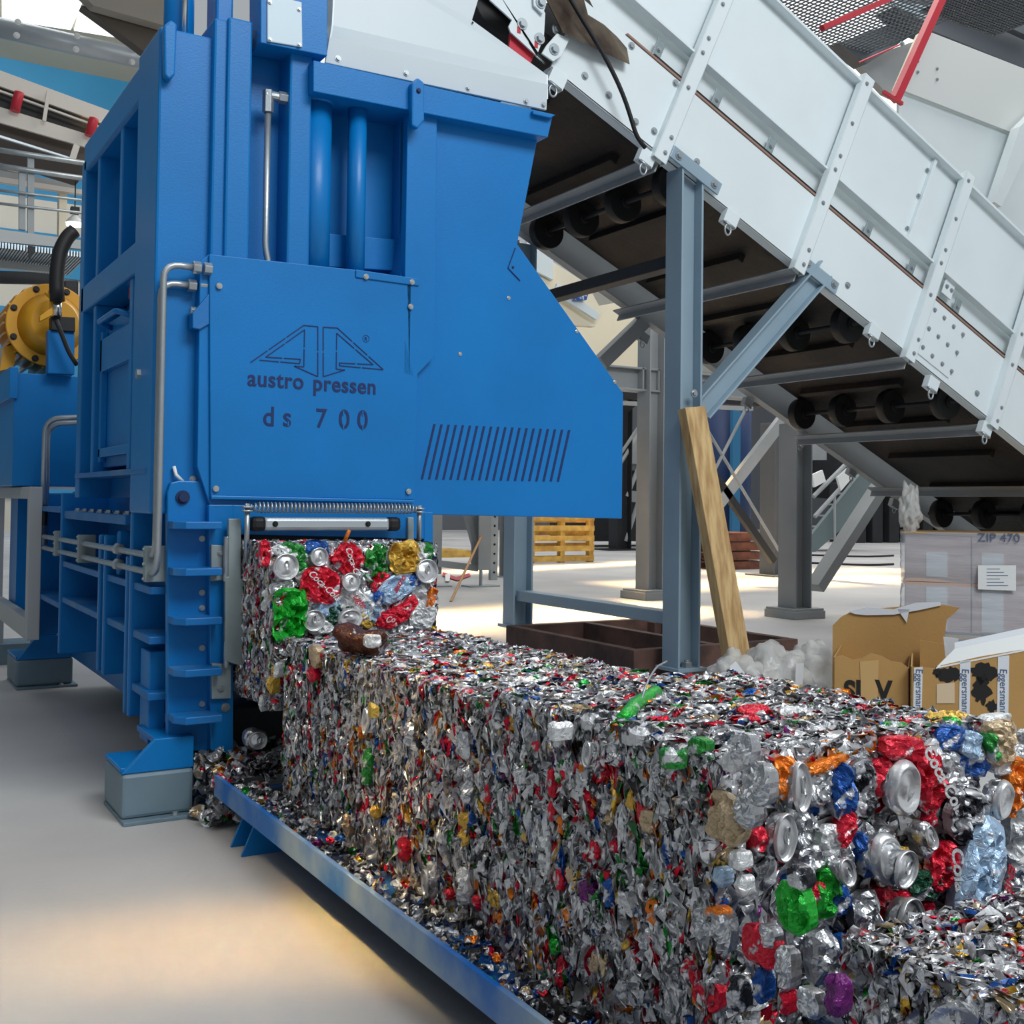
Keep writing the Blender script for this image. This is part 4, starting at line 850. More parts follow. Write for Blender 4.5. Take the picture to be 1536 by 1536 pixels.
MB().ibeam(dg0+(dg0-dg1)*.05, dg1, .1, .13, .012, (0, 1, 0)).build('diagonal_brace', GREYP, conv, .002)
sB = st(1225, 415, CN)[0]; b = MB().prism([cp(sB-.17, -.01, CN-.03), cp(sB+.16, -.01, CN-.03), cp(sB+.16, .07, CN-.03), cp(sB-.17, .07, CN-.03)], (0, .01, 0)).build('head_plate', GREYP, conv, .003)
for d in (-.12, .12): bolt(b, cp(sB+d, .04, CN-.03), r=.02)
q = at(1041, 590, 'y', CN-.05); bolt(conv, q, r=.018)
MB().bar(at(900, 545, 'y', CF), at(965, 482, 'y', CF), .1, .09, (0, 1, 0)).build('diagonal_brace', GREYL, conv, .002)
# far trestle: column with sloping brace
cx, cyy = 7.42, 7.42
c3 = column(cyy, cx, 1.75, .07, .2, .22, GREYL, bw=.36)
MB().box((cx-.19, cyy-.19, 0), (cx+.19, cyy+.19, .07)).build('concrete_pad', GREYL, c3, .004)
MB().bar(at(1222, 882, 'y', cyy), at(1330, 715, 'y', cyy), .1, .16, (0, 1, 0)).build('diagonal_brace', GREYL, conv, .003)
MB().box((cx-.05, CF+.012, 1.58), (cx+.05, cyy, 1.64)).build('cross_member', GREYL, conv, .003)

# ============================================================ SECOND CONVEYOR BEHIND
c2 = empty('belt_conveyor', (8, 9.8, 1.5), 'second conveyor behind, standing on the pale column left of the grey column foot', 'conveyor')
cA = column(9.55, 7.42, 3.2, .08, .2, .22, GREYL, c2, bw=.4); MB().box((7.2, 9.33, 0), (7.64, 9.77, .08)).build('concrete_pad', GREYL, cA, .004)
hb = [at(900, 548, 'y', 9.6), at(1012, 512, 'y', 9.6)]
MB().ibeam((5.2, 9.6, 2.33), (9.3, 9.6, 2.33), .2, .25, .02, (0, 1, 0)).build('cross_beam', GREYL, c2, .003)
for du in (725-700, ): pass
for x in (7.27, 7.36, 7.48, 7.57): MB().box((x, 9.5, 2.22), (x+.02, 9.6, 2.46)).build('stiffener', GREYL, c2)
def fl(name, uv, y, th, m, parent, bev=.002): return MB().prism(Y(y, *uv), (0, th, 0)).build(name, m, parent, bev)
CREAM = mat('cream_panel', (232, 222, 196), .5)
fl('side_panel', [(760, 350), (880, 425), (905, 470), (893, 490), (860, 488), (740, 420)], 10.2, .1, CREAM, c2)
fl('side_panel', [(790, 360), (830, 385), (830, 420), (790, 400)], 10.15, .04, WHITE, c2)
fl('side_rail', [(836, 425), (900, 470), (895, 480), (832, 440)], 10.1, .04, WHITE, c2)
fl('housing', [(893, 460), (1000, 440), (1005, 560), (905, 562), (860, 500)], 11.6, .8, CREAM, c2)
fl('drum_end', [(850, 430), (868, 425), (884, 436), (880, 450), (862, 450)], 10.05, .05, CC['blue'], c2)
fl('lower_beam', [(900, 565), (1130, 575), (1160, 600), (1160, 610), (905, 595)], 11.0, .3, DARK, c2)
fl('lower_rail', [(900, 600), (1130, 610), (1130, 616), (900, 606)], 10.9, .05, GREYL, c2)
for a_, b_, w_ in (((905, 640), (965, 590), .1), ((1070, 765), (1172, 632), .16), ((1062, 700), (1160, 842), .1)): MB().bar(at(*a_, 'y', 11.2), at(*b_, 'y', 11.2), w_, .08, (0, 1, 0)).build('diagonal_brace', GREYL if w_ > .1 else DARK, c2, .002)
for a_, b_ in (((1058, 640), (1178, 842)), ((1062, 725), (1118, 615)), ((918, 700), (985, 600)), ((1000, 640), (985, 720))): MB().tube([at(*a_, 'y', 10.4), at(*b_, 'y', 10.4)], .02, 8).build('tie_rod', GREYL, c2)
cB = column(12.0, at(1163, 760, 'y', 12.0).x, 2.2, 0, .32, .3, mat('deep_grey_paint', (92, 96, 100), .5), c2, bw=.6)  # one even, darker grey for this column

# ============================================================ THINGS AROUND THE CONVEYOR
fr = empty('floor_skid', (4.4, 5.7, 0), 'low rusty brown steel frame lying on the floor behind the grey column', 'frame')
for a_, b_ in (((3.8, 6.36), (5.05, 6.42)), ((3.8, 5.02), (5.05, 5.08)), ((3.8, 5.08), (3.86, 6.36)), ((4.99, 5.08), (5.05, 6.36)), ((4.38, 5.08), (4.44, 6.36))):
    MB().box((*a_, .0), (*b_, .19)).build('frame_beam', RUST, fr, .004)
for x in (4.93,): MB().box((x, 6.28, 0), (x+.08, 6.37, .17)).build('corner_post', RUST, fr)
pt = at(1037, 612, 'y', 4.72); pb0 = Vector((4.13, 4.5, 0))
o = MB().bar(pb0, pt, .14, .07, (0, 1, 0)).build('wooden_plank', WOOD, None, .003); recentre(o); tag(o, 'long pale wooden plank leaning against the grey conveyor column', 'plank')
st_ = [at(676, 903, 'z', 0), at(724, 800, 'y', at(712, 880, 'z', 0).y)]
o = MB().tube(st_, .014, 8).build('bamboo_stick', mat('bamboo', (176, 132, 84), .6)); recentre(o); tag(o, 'thin brown stick leaning on the white supports behind the bales', 'stick')

# wrapped pallet of cartons, standing at an angle
WT = math.radians(50); WO = Vector((6.42, 5.40, 0)); WE = Vector((math.cos(WT), -math.sin(WT), 0)); WD = Vector((math.sin(WT), math.cos(WT), 0))
zt = atn(1350, 797, WO, WT).z
wp = empty('wrapped_pallet', WO, 'pallet of brown cartons wrapped in clear stretch film on the right', 'pallet load'); wp.rotation_euler.z = -WT
def wl(u, v, off=0): p = atn(u, v, WO-WD*off, WT)-WO; return Vector((p.dot(WE), p.dot(WD), p.z))
def wadd(mb, name, m, parent=None, bev=0, smooth=False):
    me = bpy.data.meshes.new(name); me.from_pydata(mb.v, [], mb.f); me.materials.append(m); o = bpy.data.objects.new(name, me); COL.objects.link(o); o.parent = parent or wp
    for p_ in me.polygons: p_.use_smooth = smooth
    return o
CAR2 = mat('wrapped_carton', (206, 176, 160), .8, 0, .1, 40, .1, 3)
for k in range(4):
    for z0, z1 in ((.14, .48), (.485, zt-.02)): wadd(MB().box((.03+k*.44, .03, z0), (.46+k*.44, .95, z1)), 'carton', CAR2)
for k in range(4):
    for z0, z1 in ((.15, .45), (.52, zt-.14)): wadd(MB().box((.17+k*.36, .022, z0), (.31+k*.36, .03, z1)), 'white_strip', PAPER)
for z in (0, .09): wadd(MB().box((.0, .02, z), (1.8, .95, z+.03)), 'pallet_board', YWOOD)
for x in (0, .8, 1.6): wadd(MB().box((x, .02, .03), (x+.12, .95, .09)), 'pallet_block', YWOOD)
b = bmesh.new(); bmesh.ops.create_grid(b, x_segments=70, y_segments=40, size=1)
me = bpy.data.meshes.new('stretch_film'); b.to_mesh(me); b.free()
for v_ in me.vertices:
    t, q = (v_.co.x+1)/2, (v_.co.y+1)/2; z = .02+q*(zt-.02); n_ = noise.noise(Vector((t*7, z*26, 3)))*.012; d = t*2.75; pin = .035*math.exp(-((z-.48)/.05)**2)
    v_.co = Vector((n_+pin, .9-d, z)) if d < .9 else Vector((d-.9, n_+pin, z))
me.materials.append(WRAP); o = bpy.data.objects.new('stretch_film', me); COL.objects.link(o); o.parent = wp
for p_ in me.polygons: p_.use_smooth = True
q = wadd(MB().prism([wl(u, v, .02) for u, v in ((1467, 848), (1524, 848), (1524, 886), (1467, 884))], (0, .003, 0)), 'paper_label', PAPER)
for k in range(6): wadd(MB().prism([wl(u, v, .021) for u, v in ((1480, 853+k*5), (1500+(k % 3)*6, 853+k*5), (1500+(k % 3)*6, 854+k*5), (1480, 854+k*5))], (0, .001, 0)), 'printed_line', INKB, q)
t_ = lettering('ZIP 470', None, (0, 0, 0), .085, INKB, name='carton_lettering'); t_.parent = wp; t_.location = wl(1466, 812, .012)
wt = wadd(MB().prism([(0, .0, zt-.015), (1.7, .0, zt-.015), (1.7, .9, zt-.015), (0, .9, zt-.015)], (0, 0, .012)), 'top_sheet', CARD)
WY = 5.3
def lump(name, parent, c0, rad, m, seed, amp=.35, fr_=3.0):
    b = bmesh.new(); bmesh.ops.create_icosphere(b, subdivisions=4, radius=1)
    me = bpy.data.meshes.new(name); b.to_mesh(me); b.free()
    for v_ in me.vertices:
        n_ = noise.noise(v_.co*fr_+Vector((seed, 0, 0)))*amp+abs(noise.noise(v_.co*fr_*2.3+Vector((0, seed, 0))))*amp*.6
        v_.co = Vector((v_.co.x*rad[0], v_.co.y*rad[1], v_.co.z*rad[2]))*(1+n_)
        if c0[2]+v_.co.z < .002: v_.co.z = .002-c0[2]
    me.materials.append(m); me.polygons.foreach_set('use_smooth', [True]*len(me.polygons)); o = bpy.data.objects.new(name, me); COL.objects.link(o); o.parent = parent
    o.location = Vector(c0)-(wloc(parent) if parent else Vector()); return o
q = atn(1365, 765, WO+WD*.12, WT); o = lump('film_bag', None, q, (.07, .06, .16), PLASTIC, 3.3, .5); tag(o, 'crumpled clear film tuft on top of the wrapped pallet', 'plastic film')

# opened cartons beside the bales, standing at an angle
BT = math.radians(51); BE = Vector((math.cos(BT), -math.sin(BT), 0)); BD = Vector((math.sin(BT), math.cos(BT), 0))
def bq(O, *uv): return [atn(u, v, O, BT) for u, v in uv]
def carton(lab, O, dy, fr_uv, back_uv):
    P_ = bq(O, *fr_uv); r_ = empty('cardboard_box', ((P_[0].x+P_[-1].x)/2, (P_[0].y+P_[-1].y)/2, 0), lab, 'box'); dn = lambda p: Vector((p.x, p.y, 0))
    MB().prism(P_+[dn(P_[-1]), dn(P_[0])], BD*.006).build('front_panel', CARD, r_)
    for p, m in ((P_[0], CARD), (P_[-1], CARDI)): MB().prism([p, dn(p), dn(p)+BD*dy, p+BD*dy], BE*.006*(1 if p is P_[0] else -1)).build('side_panel', m, r_)
    B_ = bq(O+BD*dy, *back_uv); MB().prism(B_+[dn(B_[-1]), dn(B_[0])], BD*.006).build('back_panel', CARD, r_)
    MB().prism([dn(P_[0]), dn(P_[-1]), dn(P_[-1])+BD*dy, dn(P_[0])+BD*dy], (0, 0, .006)).build('bottom_panel', CARDI, r_); return r_
BO = Vector((4.0, 3.75, 0))
ba = carton('open brown cardboard box with torn front edge and black letters beside the bales', BO, .5,
            [(1250, 986), (1262, 983), (1278, 990), (1292, 988), (1306, 980), (1322, 984), (1336, 992), (1352, 994), (1364, 1003)],
            [(1249, 938), (1262, 925), (1280, 916), (1405, 905), (1440, 912), (1420, 930), (1415, 975)])
for tx, u in (('S', 1266), ('I', 1283), ('V', 1314)): lettering(tx, ba, atn(u, 1050, BO-BD*.002, BT), .13, INK, rot=(PI/2, 0, -BT), bold=.005, name='box_lettering', xs=.85)
MB().prism(bq(BO-BD*.003, (1290, 992), (1318, 990), (1316, 1075), (1292, 1075)), BD*.002).build('tape_mark', mat('pale_carton_patch', (200, 162, 106), .8), ba)
tp = [(1272, 917), (1300, 911), (1340, 914), (1375, 904), (1410, 903), (1412, 908), (1380, 915), (1340, 922), (1300, 923), (1282, 921)]
MB().prism(bq(BO+BD*.49, *tp), BD*.004).build('torn_tape', TAPE, ba)
MB().prism(bq(BO+BD*.49, (1346, 914), (1364, 914), (1360, 934)), BD*.003).build('torn_tape', TAPE, ba)
CO = BO+BE*.02-BD*.06
bb = carton('cardboard box with white tape strips and dark world map print, right edge', CO, .5,
            [(1366, 1000), (1404, 1003), (1412, 998), (1470, 985), (1530, 975), (1560, 972)], [(1380, 960), (1430, 968), (1500, 968), (1560, 950)])
BF = CO-BD*.003
for u0, u1, v0 in ((1371, 1384, 1002), (1440, 1456, 992), (1497, 1514, 985)):
    t_ = MB().prism(bq(BF, (u0, v0), (u1, v0-2), (u1-2, 1100), (u0-2, 1100)), BD*.002).build('tape_strip', TAPE, bb)
    R_ = (Matrix.Rotation(-BT, 3, 'Z') @ Matrix.Rotation(PI/2, 3, 'Y') @ Matrix.Rotation(PI/2, 3, 'X')).to_euler()
    lettering('Eggersmann', t_, atn(u0+3, 1003, BF-BD*.001, BT), .042, INKB, rot=R_, ext=.0006, name='tape_lettering')
MB().prism(bq(BF, (1405, 1026), (1432, 1024), (1432, 1055), (1405, 1055)), BD*.002).build('paper_label', mat('cream_label', (216, 192, 160), .8), bb)
for cu, cv, ru, rv, sd in ((1424, 1012, 18, 11, 1), (1476, 1008, 20, 15, 5), (1472, 1034, 13, 22, 9), (1488, 1060, 8, 10, 12), (1406, 1008, 6, 8, 15)):
    pts = [(cu+ru*(1+.7*noise.noise(Vector((math.cos(a)*2.2+sd, math.sin(a)*2.2, 0))))*math.cos(a), cv+rv*(1+.7*noise.noise(Vector((math.cos(a)*2.2+sd, math.sin(a)*2.2, 5))))*math.sin(a)) for a in np.linspace(0, 2*PI, 26)[:-1]]
    MB().prism(bq(BF+BD*.001, *pts), BD*.001).build('map_print', INK, bb)
F0, F1, F2, F3 = *bq(BF, (1404, 1003), (1560, 972)), *bq(BF+BD*.16, (1560, 948), (1432, 975))
MB().prism([F0, F1, F2, F3], (0, 0, .006)).build('top_flap', PAPER, bb)
MB().prism([F3, F2, F2+BD*.03+Vector((0, 0, .03)), F3+BD*.03+Vector((0, 0, .03))], BD*.004).build('torn_tape', TAPE, bb)
MB().prism(bq(BF+BD*.3, (1415, 955), (1438, 958), (1434, 985), (1418, 985)), BD*.004).build('torn_tape', TAPE, bb)
# plastic bags
bgx = empty('plastic_bag', (at(1110, 1000, 'y', 4.35).x, 4.35, 0), 'crumpled clear plastic bags with taped strips, lying between plank and cardboard box', 'plastic bag')
for (u, v), rd, sd in (((1105, 1025), (.13, .12, .13), 1.1), ((1165, 1018), (.17, .14, .15), 4.2), ((1222, 1020), (.13, .12, .15), 7.7)):
    p = at(u, v, 'y', 4.3); lump('bag_bulge', bgx, (p.x, 4.3, .12+.0*p.z), (rd[0], rd[1], rd[2]), PLASTIC, sd, .45, 1.8)
for q, rot_ in (([(1094, 1000), (1104, 992), (1128, 1024), (1118, 1030)], 40), ([(1194, 995), (1206, 995), (1202, 1056), (1192, 1056)], 0)):
    MB().prism(Y(4.12, *q), (0, .002, 0)).build('tape_strip', TAPE, bgx)

# pallets and supports further back
def upright_pallet(lab, y, u0, v0, u1, v1, m, name='wooden_pallet'):
    p0, p1 = at(u0, v1, 'y', y), at(u1, v0, 'y', y); r_ = empty(name, (p0.x, y, 0), lab, 'pallet'); x0, x1, h_ = p0.x, p1.x, max(p1.z, p0.z)
    for k in range(5): MB().box((x0, y, h_*k/5+.02), (x1, y+.02, h_*k/5+h_*.13)).build('board', m, r_)
    for x in (x0, (x0+x1)/2-.04, x1-.09): MB().box((x, y+.02, 0), (x+.09, y+.13, h_)).build('bearer', m, r_)
    for k in range(4): MB().box((x0, y+.13, h_*k/4+.03), (x1, y+.15, h_*k/4+h_*.1+.03)).build('board', m, r_)
    return r_
upright_pallet('yellow wooden pallet standing upright behind the blue hood', 15.9, 796, 768, 892, 843, YWOOD)
def flat_pallets(lab, y, u0, u1, n_, m, cat='pallet'):
    x0, x1 = at(u0, 830, 'y', y).x, at(u1, 830, 'y', y).x
    for k in range(n_):
        r_ = empty('wooden_pallet', ((x0+x1)/2, y+.5, k*.15), lab[k], cat, None)
        for yy in (0, .45, .9): MB().box((x0, y+yy, k*.15+.022), (x1, y+yy+.1, k*.15+.1)).build('bearer', m, r_)
        for yy in np.linspace(0, .9, 5): MB().box((x0, y+yy, k*.15+.1), (x1, y+yy+.12, k*.15+.125)).build('board', m, r_); MB().box((x0, y+yy, k*.15), (x1, y+yy+.1, k*.15+.022)).build('board', m, r_)
flat_pallets(['bottom pallet of the reddish brown stack', 'second pallet from the bottom of the reddish brown stack', 'third pallet from the bottom of the reddish brown stack', 'top pallet of the reddish brown stack'], 13.3, 1074, 1152, 4, BWOOD)
flat_pallets(['flat pale pallet lying on the floor behind the white supports'], 18.0, 662, 712, 1, YWOOD)
sf = empty('support_frame', (6.3, 11.9, 0), 'pale grey support posts on bolts, seen under the blue hood', 'support frame')
for u, y, z0, w_ in ((650, 11.9, .15, .15), (722, 11.7, .2, .17), (765, 13.1, 0, .2)):
    x = at(u, 800, 'y', y).x; c_ = MB().ibeam((x, y, z0), (x, y, 2.5), w_, w_*1.1, .014, (1, 0, 0)).build('post', GREYL, sf, .002)
    MB().cyl((x, y, 0), (x, y, z0+.01), .02, 10).build('levelling_bolt', ZINC, c_); MB().box((x-.2, y-.12, 0), (x+.2, y+.12, .015)).build('foot_plate', ZINC, c_)
x0 = at(742, 800, 'y', 12.6).x; pf = MB().box((x0-.05, 12.6, .0), (x0+.05, 12.66, 2.6)).build('perforated_post', ZINC, sf)
for k in range(20): bolt(pf, (x0+.0, 12.599, .1+k*.12), r=.012, m=BLACK, name='post_hole', hexa=False)
MB().bar(at(655, 845, 'y', 11.8), at(715, 852, 'y', 11.8), .08, .08).build('tie_bar', GREYL, sf); MB().bar(at(700, 770, 'y', 11.8), at(717, 835, 'y', 11.8), .07, .07, (0, 1, 0)).build('diagonal_brace', GREYL, sf)
o = MB().prism([at(u, v, 'z', .012) for u, v in ((664, 858), (684, 866), (704, 860), (706, 864), (686, 871), (664, 864))], (0, 0, .004)).build('barrier_tape', RED); recentre(o); tag(o, 'red and white barrier tape lying on the floor behind the stick', 'tape')
o = MB().prism([at(u, v, 'z', .02) for u, v in ((668, 862), (676, 860), (674, 872), (668, 872))], (0, 0, .004)).build('tape_end', PAPER, o)
def rod(mb, u0, v0, u1, v1, y, r_): mb.tube([at(u0, v0, 'y', y), at(u1, v1, 'y', y)], r_, 8)
bs = empty('braced_structure', (15, 20, 0), 'dark grey braced steelwork far back between hood edge and pale column', 'steelwork')
x = at(930, 800, 'y', 19.9).x; MB().ibeam((x, 19.9, .02), (x, 19.9, 4.5), .3, .4, .02, (0, 1, 0)).build('post', DARK, bs); MB().box((x-.5, 19.6, 0), (x+.5, 20.2, .03)).build('foot_plate', DARK, bs)
for a_ in ((905, 735, 965, 640), (938, 812, 962, 740), (940, 745, 1000, 600), (962, 640, 1002, 760)): b = MB(); rod(b, *a_, 19.9, .05); b.build('brace', GREYL, bs)
MB().prism(Y(20.5, (880, 640), (1010, 655), (1010, 700), (880, 690)), (0, 1, 0)).build('panel', GREYL, bs); MB().prism(Y(21.5, (860, 700), (1050, 712), (1050, 812), (860, 812)), (0, 1, 0)).build('machine_body', DARK, bs); MB().prism(Y(20.4, (940, 735), (1000, 742), (1000, 756), (940, 752)), (0, .3, 0)).build('beam', GREYL, bs)
bt = empty('blue_tank', (at(1112, 790, 'y', 17).x, 17, 0), 'tall dark blue tank behind the crossed tie rods', 'tank')
p0, p1 = at(1075, 700, 'y', 17), at(1142, 700, 'y', 17); MB().cyl((bt.location.x, 17.6, .0), (bt.location.x, 17.6, 3.6), (p1.x-p0.x)/2, 40).build('tank_body', mat('dark_blue_tank', (4, 44, 92), .5), bt, 0, True)
p0 = at(1098, 700, 'y', 16.8); MB().box((p0.x, 16.78, .1), (p0.x+.2, 16.86, 3.6)).build('pipe_strip', mat('tank_strip', (36, 104, 146), .5), bt)
sc = empty('steel_staircase', (20, 18, 0), 'grey steel staircase rising behind the column on the concrete pad', 'staircase')
MB().prism(Y(18, (1210, 812), (1215, 835), (1330, 735), (1330, 690), (1290, 712)), (0, .1, 0)).build('stringer', mat('grey_green_paint', (104, 120, 122), .5), sc)
for k in range(5): p = at(1238+k*13, 808-k*17, 'y', 18.1); MB().box((p.x, 18.1, p.z-.02), (p.x+.9, 18.9, p.z+.02)).build('step', GREYL, sc)
for a_ in ((1220, 745, 1275, 690), (1222, 775, 1290, 700)): b = MB(); rod(b, *a_, 17.9, .05); b.build('handrail', GREYL, sc)
b = MB(); rod(b, 1252, 745, 1252, 810, 17.9, .03); rod(b, 1278, 725, 1278, 700, 17.9, .03); b.build('baluster', GREYL, sc)
dm = empty('dark_machine', (25, 24, 0), 'row of dark machinery at the back under the conveyor', 'machinery')
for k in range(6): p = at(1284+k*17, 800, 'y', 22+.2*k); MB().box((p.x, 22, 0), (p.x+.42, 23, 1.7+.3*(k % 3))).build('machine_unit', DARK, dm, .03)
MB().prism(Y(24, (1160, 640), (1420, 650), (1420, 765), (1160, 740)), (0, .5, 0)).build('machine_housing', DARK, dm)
MB().prism(Y(23.5, (1180, 660), (1240, 664), (1240, 690), (1180, 690)), (0, .2, 0)).build('pale_panel', GREYL, dm)
for uv, l in ((((1219, 712), (1234, 705), (1239, 722), (1222, 731)), 'small white paper tag hanging left of its twin under the conveyor'), (((1256, 716), (1272, 702), (1277, 718), (1262, 736)), 'small white paper tag hanging right, nearer the conveyor edge')):
    o = MB().prism(Y(17.82, *uv), (0, .06, 0)).build('paper_tag', PAPER); recentre(o); tag(o, l, 'tag')
for k, (l, v_) in enumerate((('black cable lying on the floor, farther of two', 838), ('black cable lying on the floor, nearer of two', 848))):
    pts = [at(u, v_-(u-1040)*.02*(1-k*.5)+2*math.sin(u*.03), 'z', .02) for u in range(1060, 1360, 20)]
    o = MB().tube(pts, .02, 6).build('floor_cable', BLACK, None, 0, True); recentre(o); tag(o, l, 'cable')

# ============================================================ POWER UNIT BEHIND THE PRESS
pu = empty('hydraulic_power_unit', (1.1, 7.3, 0), 'blue oil tank with yellow electric motor behind the press, far left', 'power unit')
MB().box((.745, 6.22, 1.055), (1.6, 8.6, 1.635)).build('oil_tank', BLUE, pu, .004)
MB().box((.72, 6.2, 1.5), (.76, 8.6, 1.66)).build('tank_rim', BLUE, pu, .003)
GF = mat('grey_frame_paint', (176, 180, 180), .5)
for a_, b_ in (((.79, 5.92, .3), (.85, 5.99, 1.05)), ((.79, 5.99, .99), (.85, 7.4, 1.05)), ((.79, 5.99, .3), (.85, 7.4, .4)), ((.79, 7.4, .3), (.85, 7.48, 1.05))): MB().box(a_, b_).build('frame_member', GF, pu, .004)
MB().box((.86, 6.9, .3), (1.0, 7.2, 1.05)).build('blue_leg', BLUE, pu)
MB().box((.74, 7.3, 0), (1.1, 7.6, .12)).build('foot_block', FOOTG, pu, .003)
MB().box((.78, 7.4, .12), (.86, 7.5, .3)).build('foot_post', GF, pu)
mc = at(76, 488, 'y', 6.4); R0 = 62*mpp(mc)
ms = MB().cyl(mc+Vector((0, -.01, 0)), mc+Vector((0, .02, 0)), R0, 48).build('motor_flange', YEL, pu, .004, True)
MB().tube([mc+Vector((0, -.14, 0)), mc+Vector((0, -.1, 0)), mc+Vector((0, -.01, 0))], [R0*.52, R0*.6, R0*.76], 40).build('bell_housing', YEL, ms, 0, True)
MB().cyl(mc+Vector((0, .02, 0)), mc+Vector((0, .62, 0)), R0*.82, 40).build('motor_body', YEL, ms, 0, True)
for k in range(26):
    a = 2*PI*k/26; d = Vector((math.cos(a), 0, math.sin(a))); MB().bar(mc+d*R0*.9+Vector((0, .05, 0)), mc+d*R0*.9+Vector((0, .6, 0)), .012, .06, d).build('cooling_fin', YEL, ms)
for k in range(8): a = PI*k/4+.4; bolt(ms, mc+Vector((math.cos(a)*R0*.9, -.012, math.sin(a)*R0*.9)), r=.014, m=BLACK, name='flange_hole', hexa=False)
for q in ([(5, 520), (28, 515), (20, 552), (0, 556)],): MB().prism(Y(6.5, *q), (0, .3, 0)).build('motor_foot', YEL, ms)
MB().prism(Y(6.12, (77, 474), (113, 476), (113, 498), (77, 495)), (0, .08, 0)).build('pump_block', BLACK, pu, .004)
MB().prism(Y(6.14, (72, 495), (112, 498), (112, 562), (72, 560)), (0, .08, 0)).build('pump_bracket', BLUE, pu, .004)
b = MB().cyl(at(86, 474, 'y', 6.1), at(86, 450, 'y', 6.1), .022, 14).build('hose_fitting', CHROME, pu, 0, True)
hs = [at(u, v, 'y', 6.08) for u, v in ((86, 452), (84, 415), (90, 375), (102, 354), (112, 346))]; MB().tube(arc(hs, .2, 4), .036, 14).build('hydraulic_hose', BLACK, pu, 0, True)
hs = [at(u, v, 'y', 6.05) for u, v in ((84, 480), (92, 500), (104, 530), (116, 548))]; MB().tube(arc(hs, .1, 4), .012, 8).build('hydraulic_hose', BLACK, pu, 0, True)
MB().prism(Y(6.1, (68, 438), (80, 430), (84, 440), (84, 470), (60, 482), (60, 474), (76, 462), (76, 446)), (0, .05, 0)).build('port_casting', YEL, pu, .002)
MB().prism(Y(6.5, (96, 420), (118, 420), (118, 470), (96, 470)), (0, .1, 0)).build('valve_block', DARK, pu, .01)

# ============================================================ UPPER LEFT BACKGROUND
bc = empty('belt_conveyor', at(60, 170, 'y', 14), 'distant white conveyor with two red rollers, upper left behind the press', 'conveyor')
GW = mat('greyish_white_panel', (206, 200, 190), .5)
fl('side_plate', [(-20, 98), (170, 168), (170, 190), (-20, 122)], 14, .04, GW, bc); fl('side_rail', [(-20, 127), (170, 196), (170, 199), (-20, 130)], 14, .04, GW, bc)
fl('belt', [(-20, 122), (170, 190), (170, 215), (-20, 165)], 14.2, .05, BLACK, bc); fl('lower_rail', [(-20, 154), (140, 204), (140, 224), (-20, 178)], 14, .04, GW, bc)
fl('belt_underside', [(-20, 178), (135, 222), (135, 250), (-20, 200)], 14.2, 1.0, mat('brown_underside', (84, 76, 70), .8), bc); fl('edge_strip', [(-20, 196), (110, 237), (110, 240), (-20, 200)], 13.9, .04, ZINC, bc)
for u, v0, v1 in ((27, 139, 167), (139, 178, 204)):
    a_, c_ = at(u+2, v0, 'y', 13.9), at(u-5, v1, 'y', 13.9); MB().tube([a_, a_.lerp(c_, .1), c_], .055, 14).build('red_roller', RED, bc, 0, True)
MB().bar(at(73, 136, 'y', 13.9), at(66, 182, 'y', 13.9), .04, .04, (0, 1, 0)).build('bracket', GW, bc); MB().bar(at(115, 218, 'y', 13.9), at(108, 240, 'y', 13.9), .07, .05, (0, 1, 0)).build('bracket', GW, bc)
GBM2 = mat('post_grey', (150, 156, 158), .5, .1)
wk = empty('walkway', at(60, 360, 'y', 13), 'grey steel walkway with handrails in the upper left background', 'walkway')
for a_, r_ in (((-20, 222, 128, 245), .03), ((-20, 246, 128, 268), .03), ((-20, 283, 128, 301), .016), ((-20, 303, 128, 320), .016)):
    b = MB(); rod(b, *a_, 13, r_); b.build('handrail', ZINC, wk, 0, True)
for u, v0, v1 in ((46, 236, 358), (33, 258, 345)): b = MB().bar(at(u, v0, 'y', 13.05), at(u, v1, 'y', 13.05), .065, .05, (0, 1, 0)); b.build('post', GBM2, wk)
GBM = mat('walkway_grey', (168, 172, 172), .5, .2)
fl('edge_beam', [(-20, 341), (128, 361), (128, 374), (-20, 361)], 13, .06, GBM, wk)
a_, c_ = at(-20, 365, 'y', 13), at(128, 377, 'y', 13)
gm = MB()
for k in range(34): x = a_.x+(c_.x-a_.x)*k/33; gm.box((x, 13, a_.z-.03), (x+.015, 14.2, a_.z+.03))
gm.build('grating', ZINC, wk); fl('lower_beam', [(-20, 388), (96, 402), (96, 410), (-20, 400)], 13.6, .08, GBM, wk); fl('lower_beam', [(-20, 405), (96, 410), (96, 426), (-20, 424)], 14.5, .08, DARK, wk)
fl('bracket', [(42, 368), (54, 370), (46, 388), (43, 386)], 12.95, .02, DARK, wk)
o = fl('roof_sheet', [(-20, 200), (112, 236), (118, 262), (20, 258), (-20, 246)], 18, .1, mat('tan_grey_roof_sheet', (150, 146, 136), .8), None); recentre(o); tag(o, 'sloping grey roof sheet behind the handrail, upper left', 'roof sheet')  # sheet in its own even tan grey
ct = empty('cable_tray', at(60, 275, 'y', 16), 'white perforated cable tray behind the walkway handrail', 'cable tray')
fl('tray', [(-20, 262), (128, 285), (128, 292), (-20, 270)], 16, .1, GW, ct); fl('beam', [(-20, 252), (112, 275), (112, 286), (-20, 264)], 16.2, .1, GREYL, ct)
o = fl('support_column', [(89, 285), (101, 287), (100, 356), (88, 355)], 16.1, .15, CREAM, None); recentre(o); tag(o, 'cream steel column beside the hanging lamp', 'column')
hl = empty('hanging_lamp', at(112, 330, 'y', 15), 'glowing high bay lamp hanging behind the walkway', 'lamp')
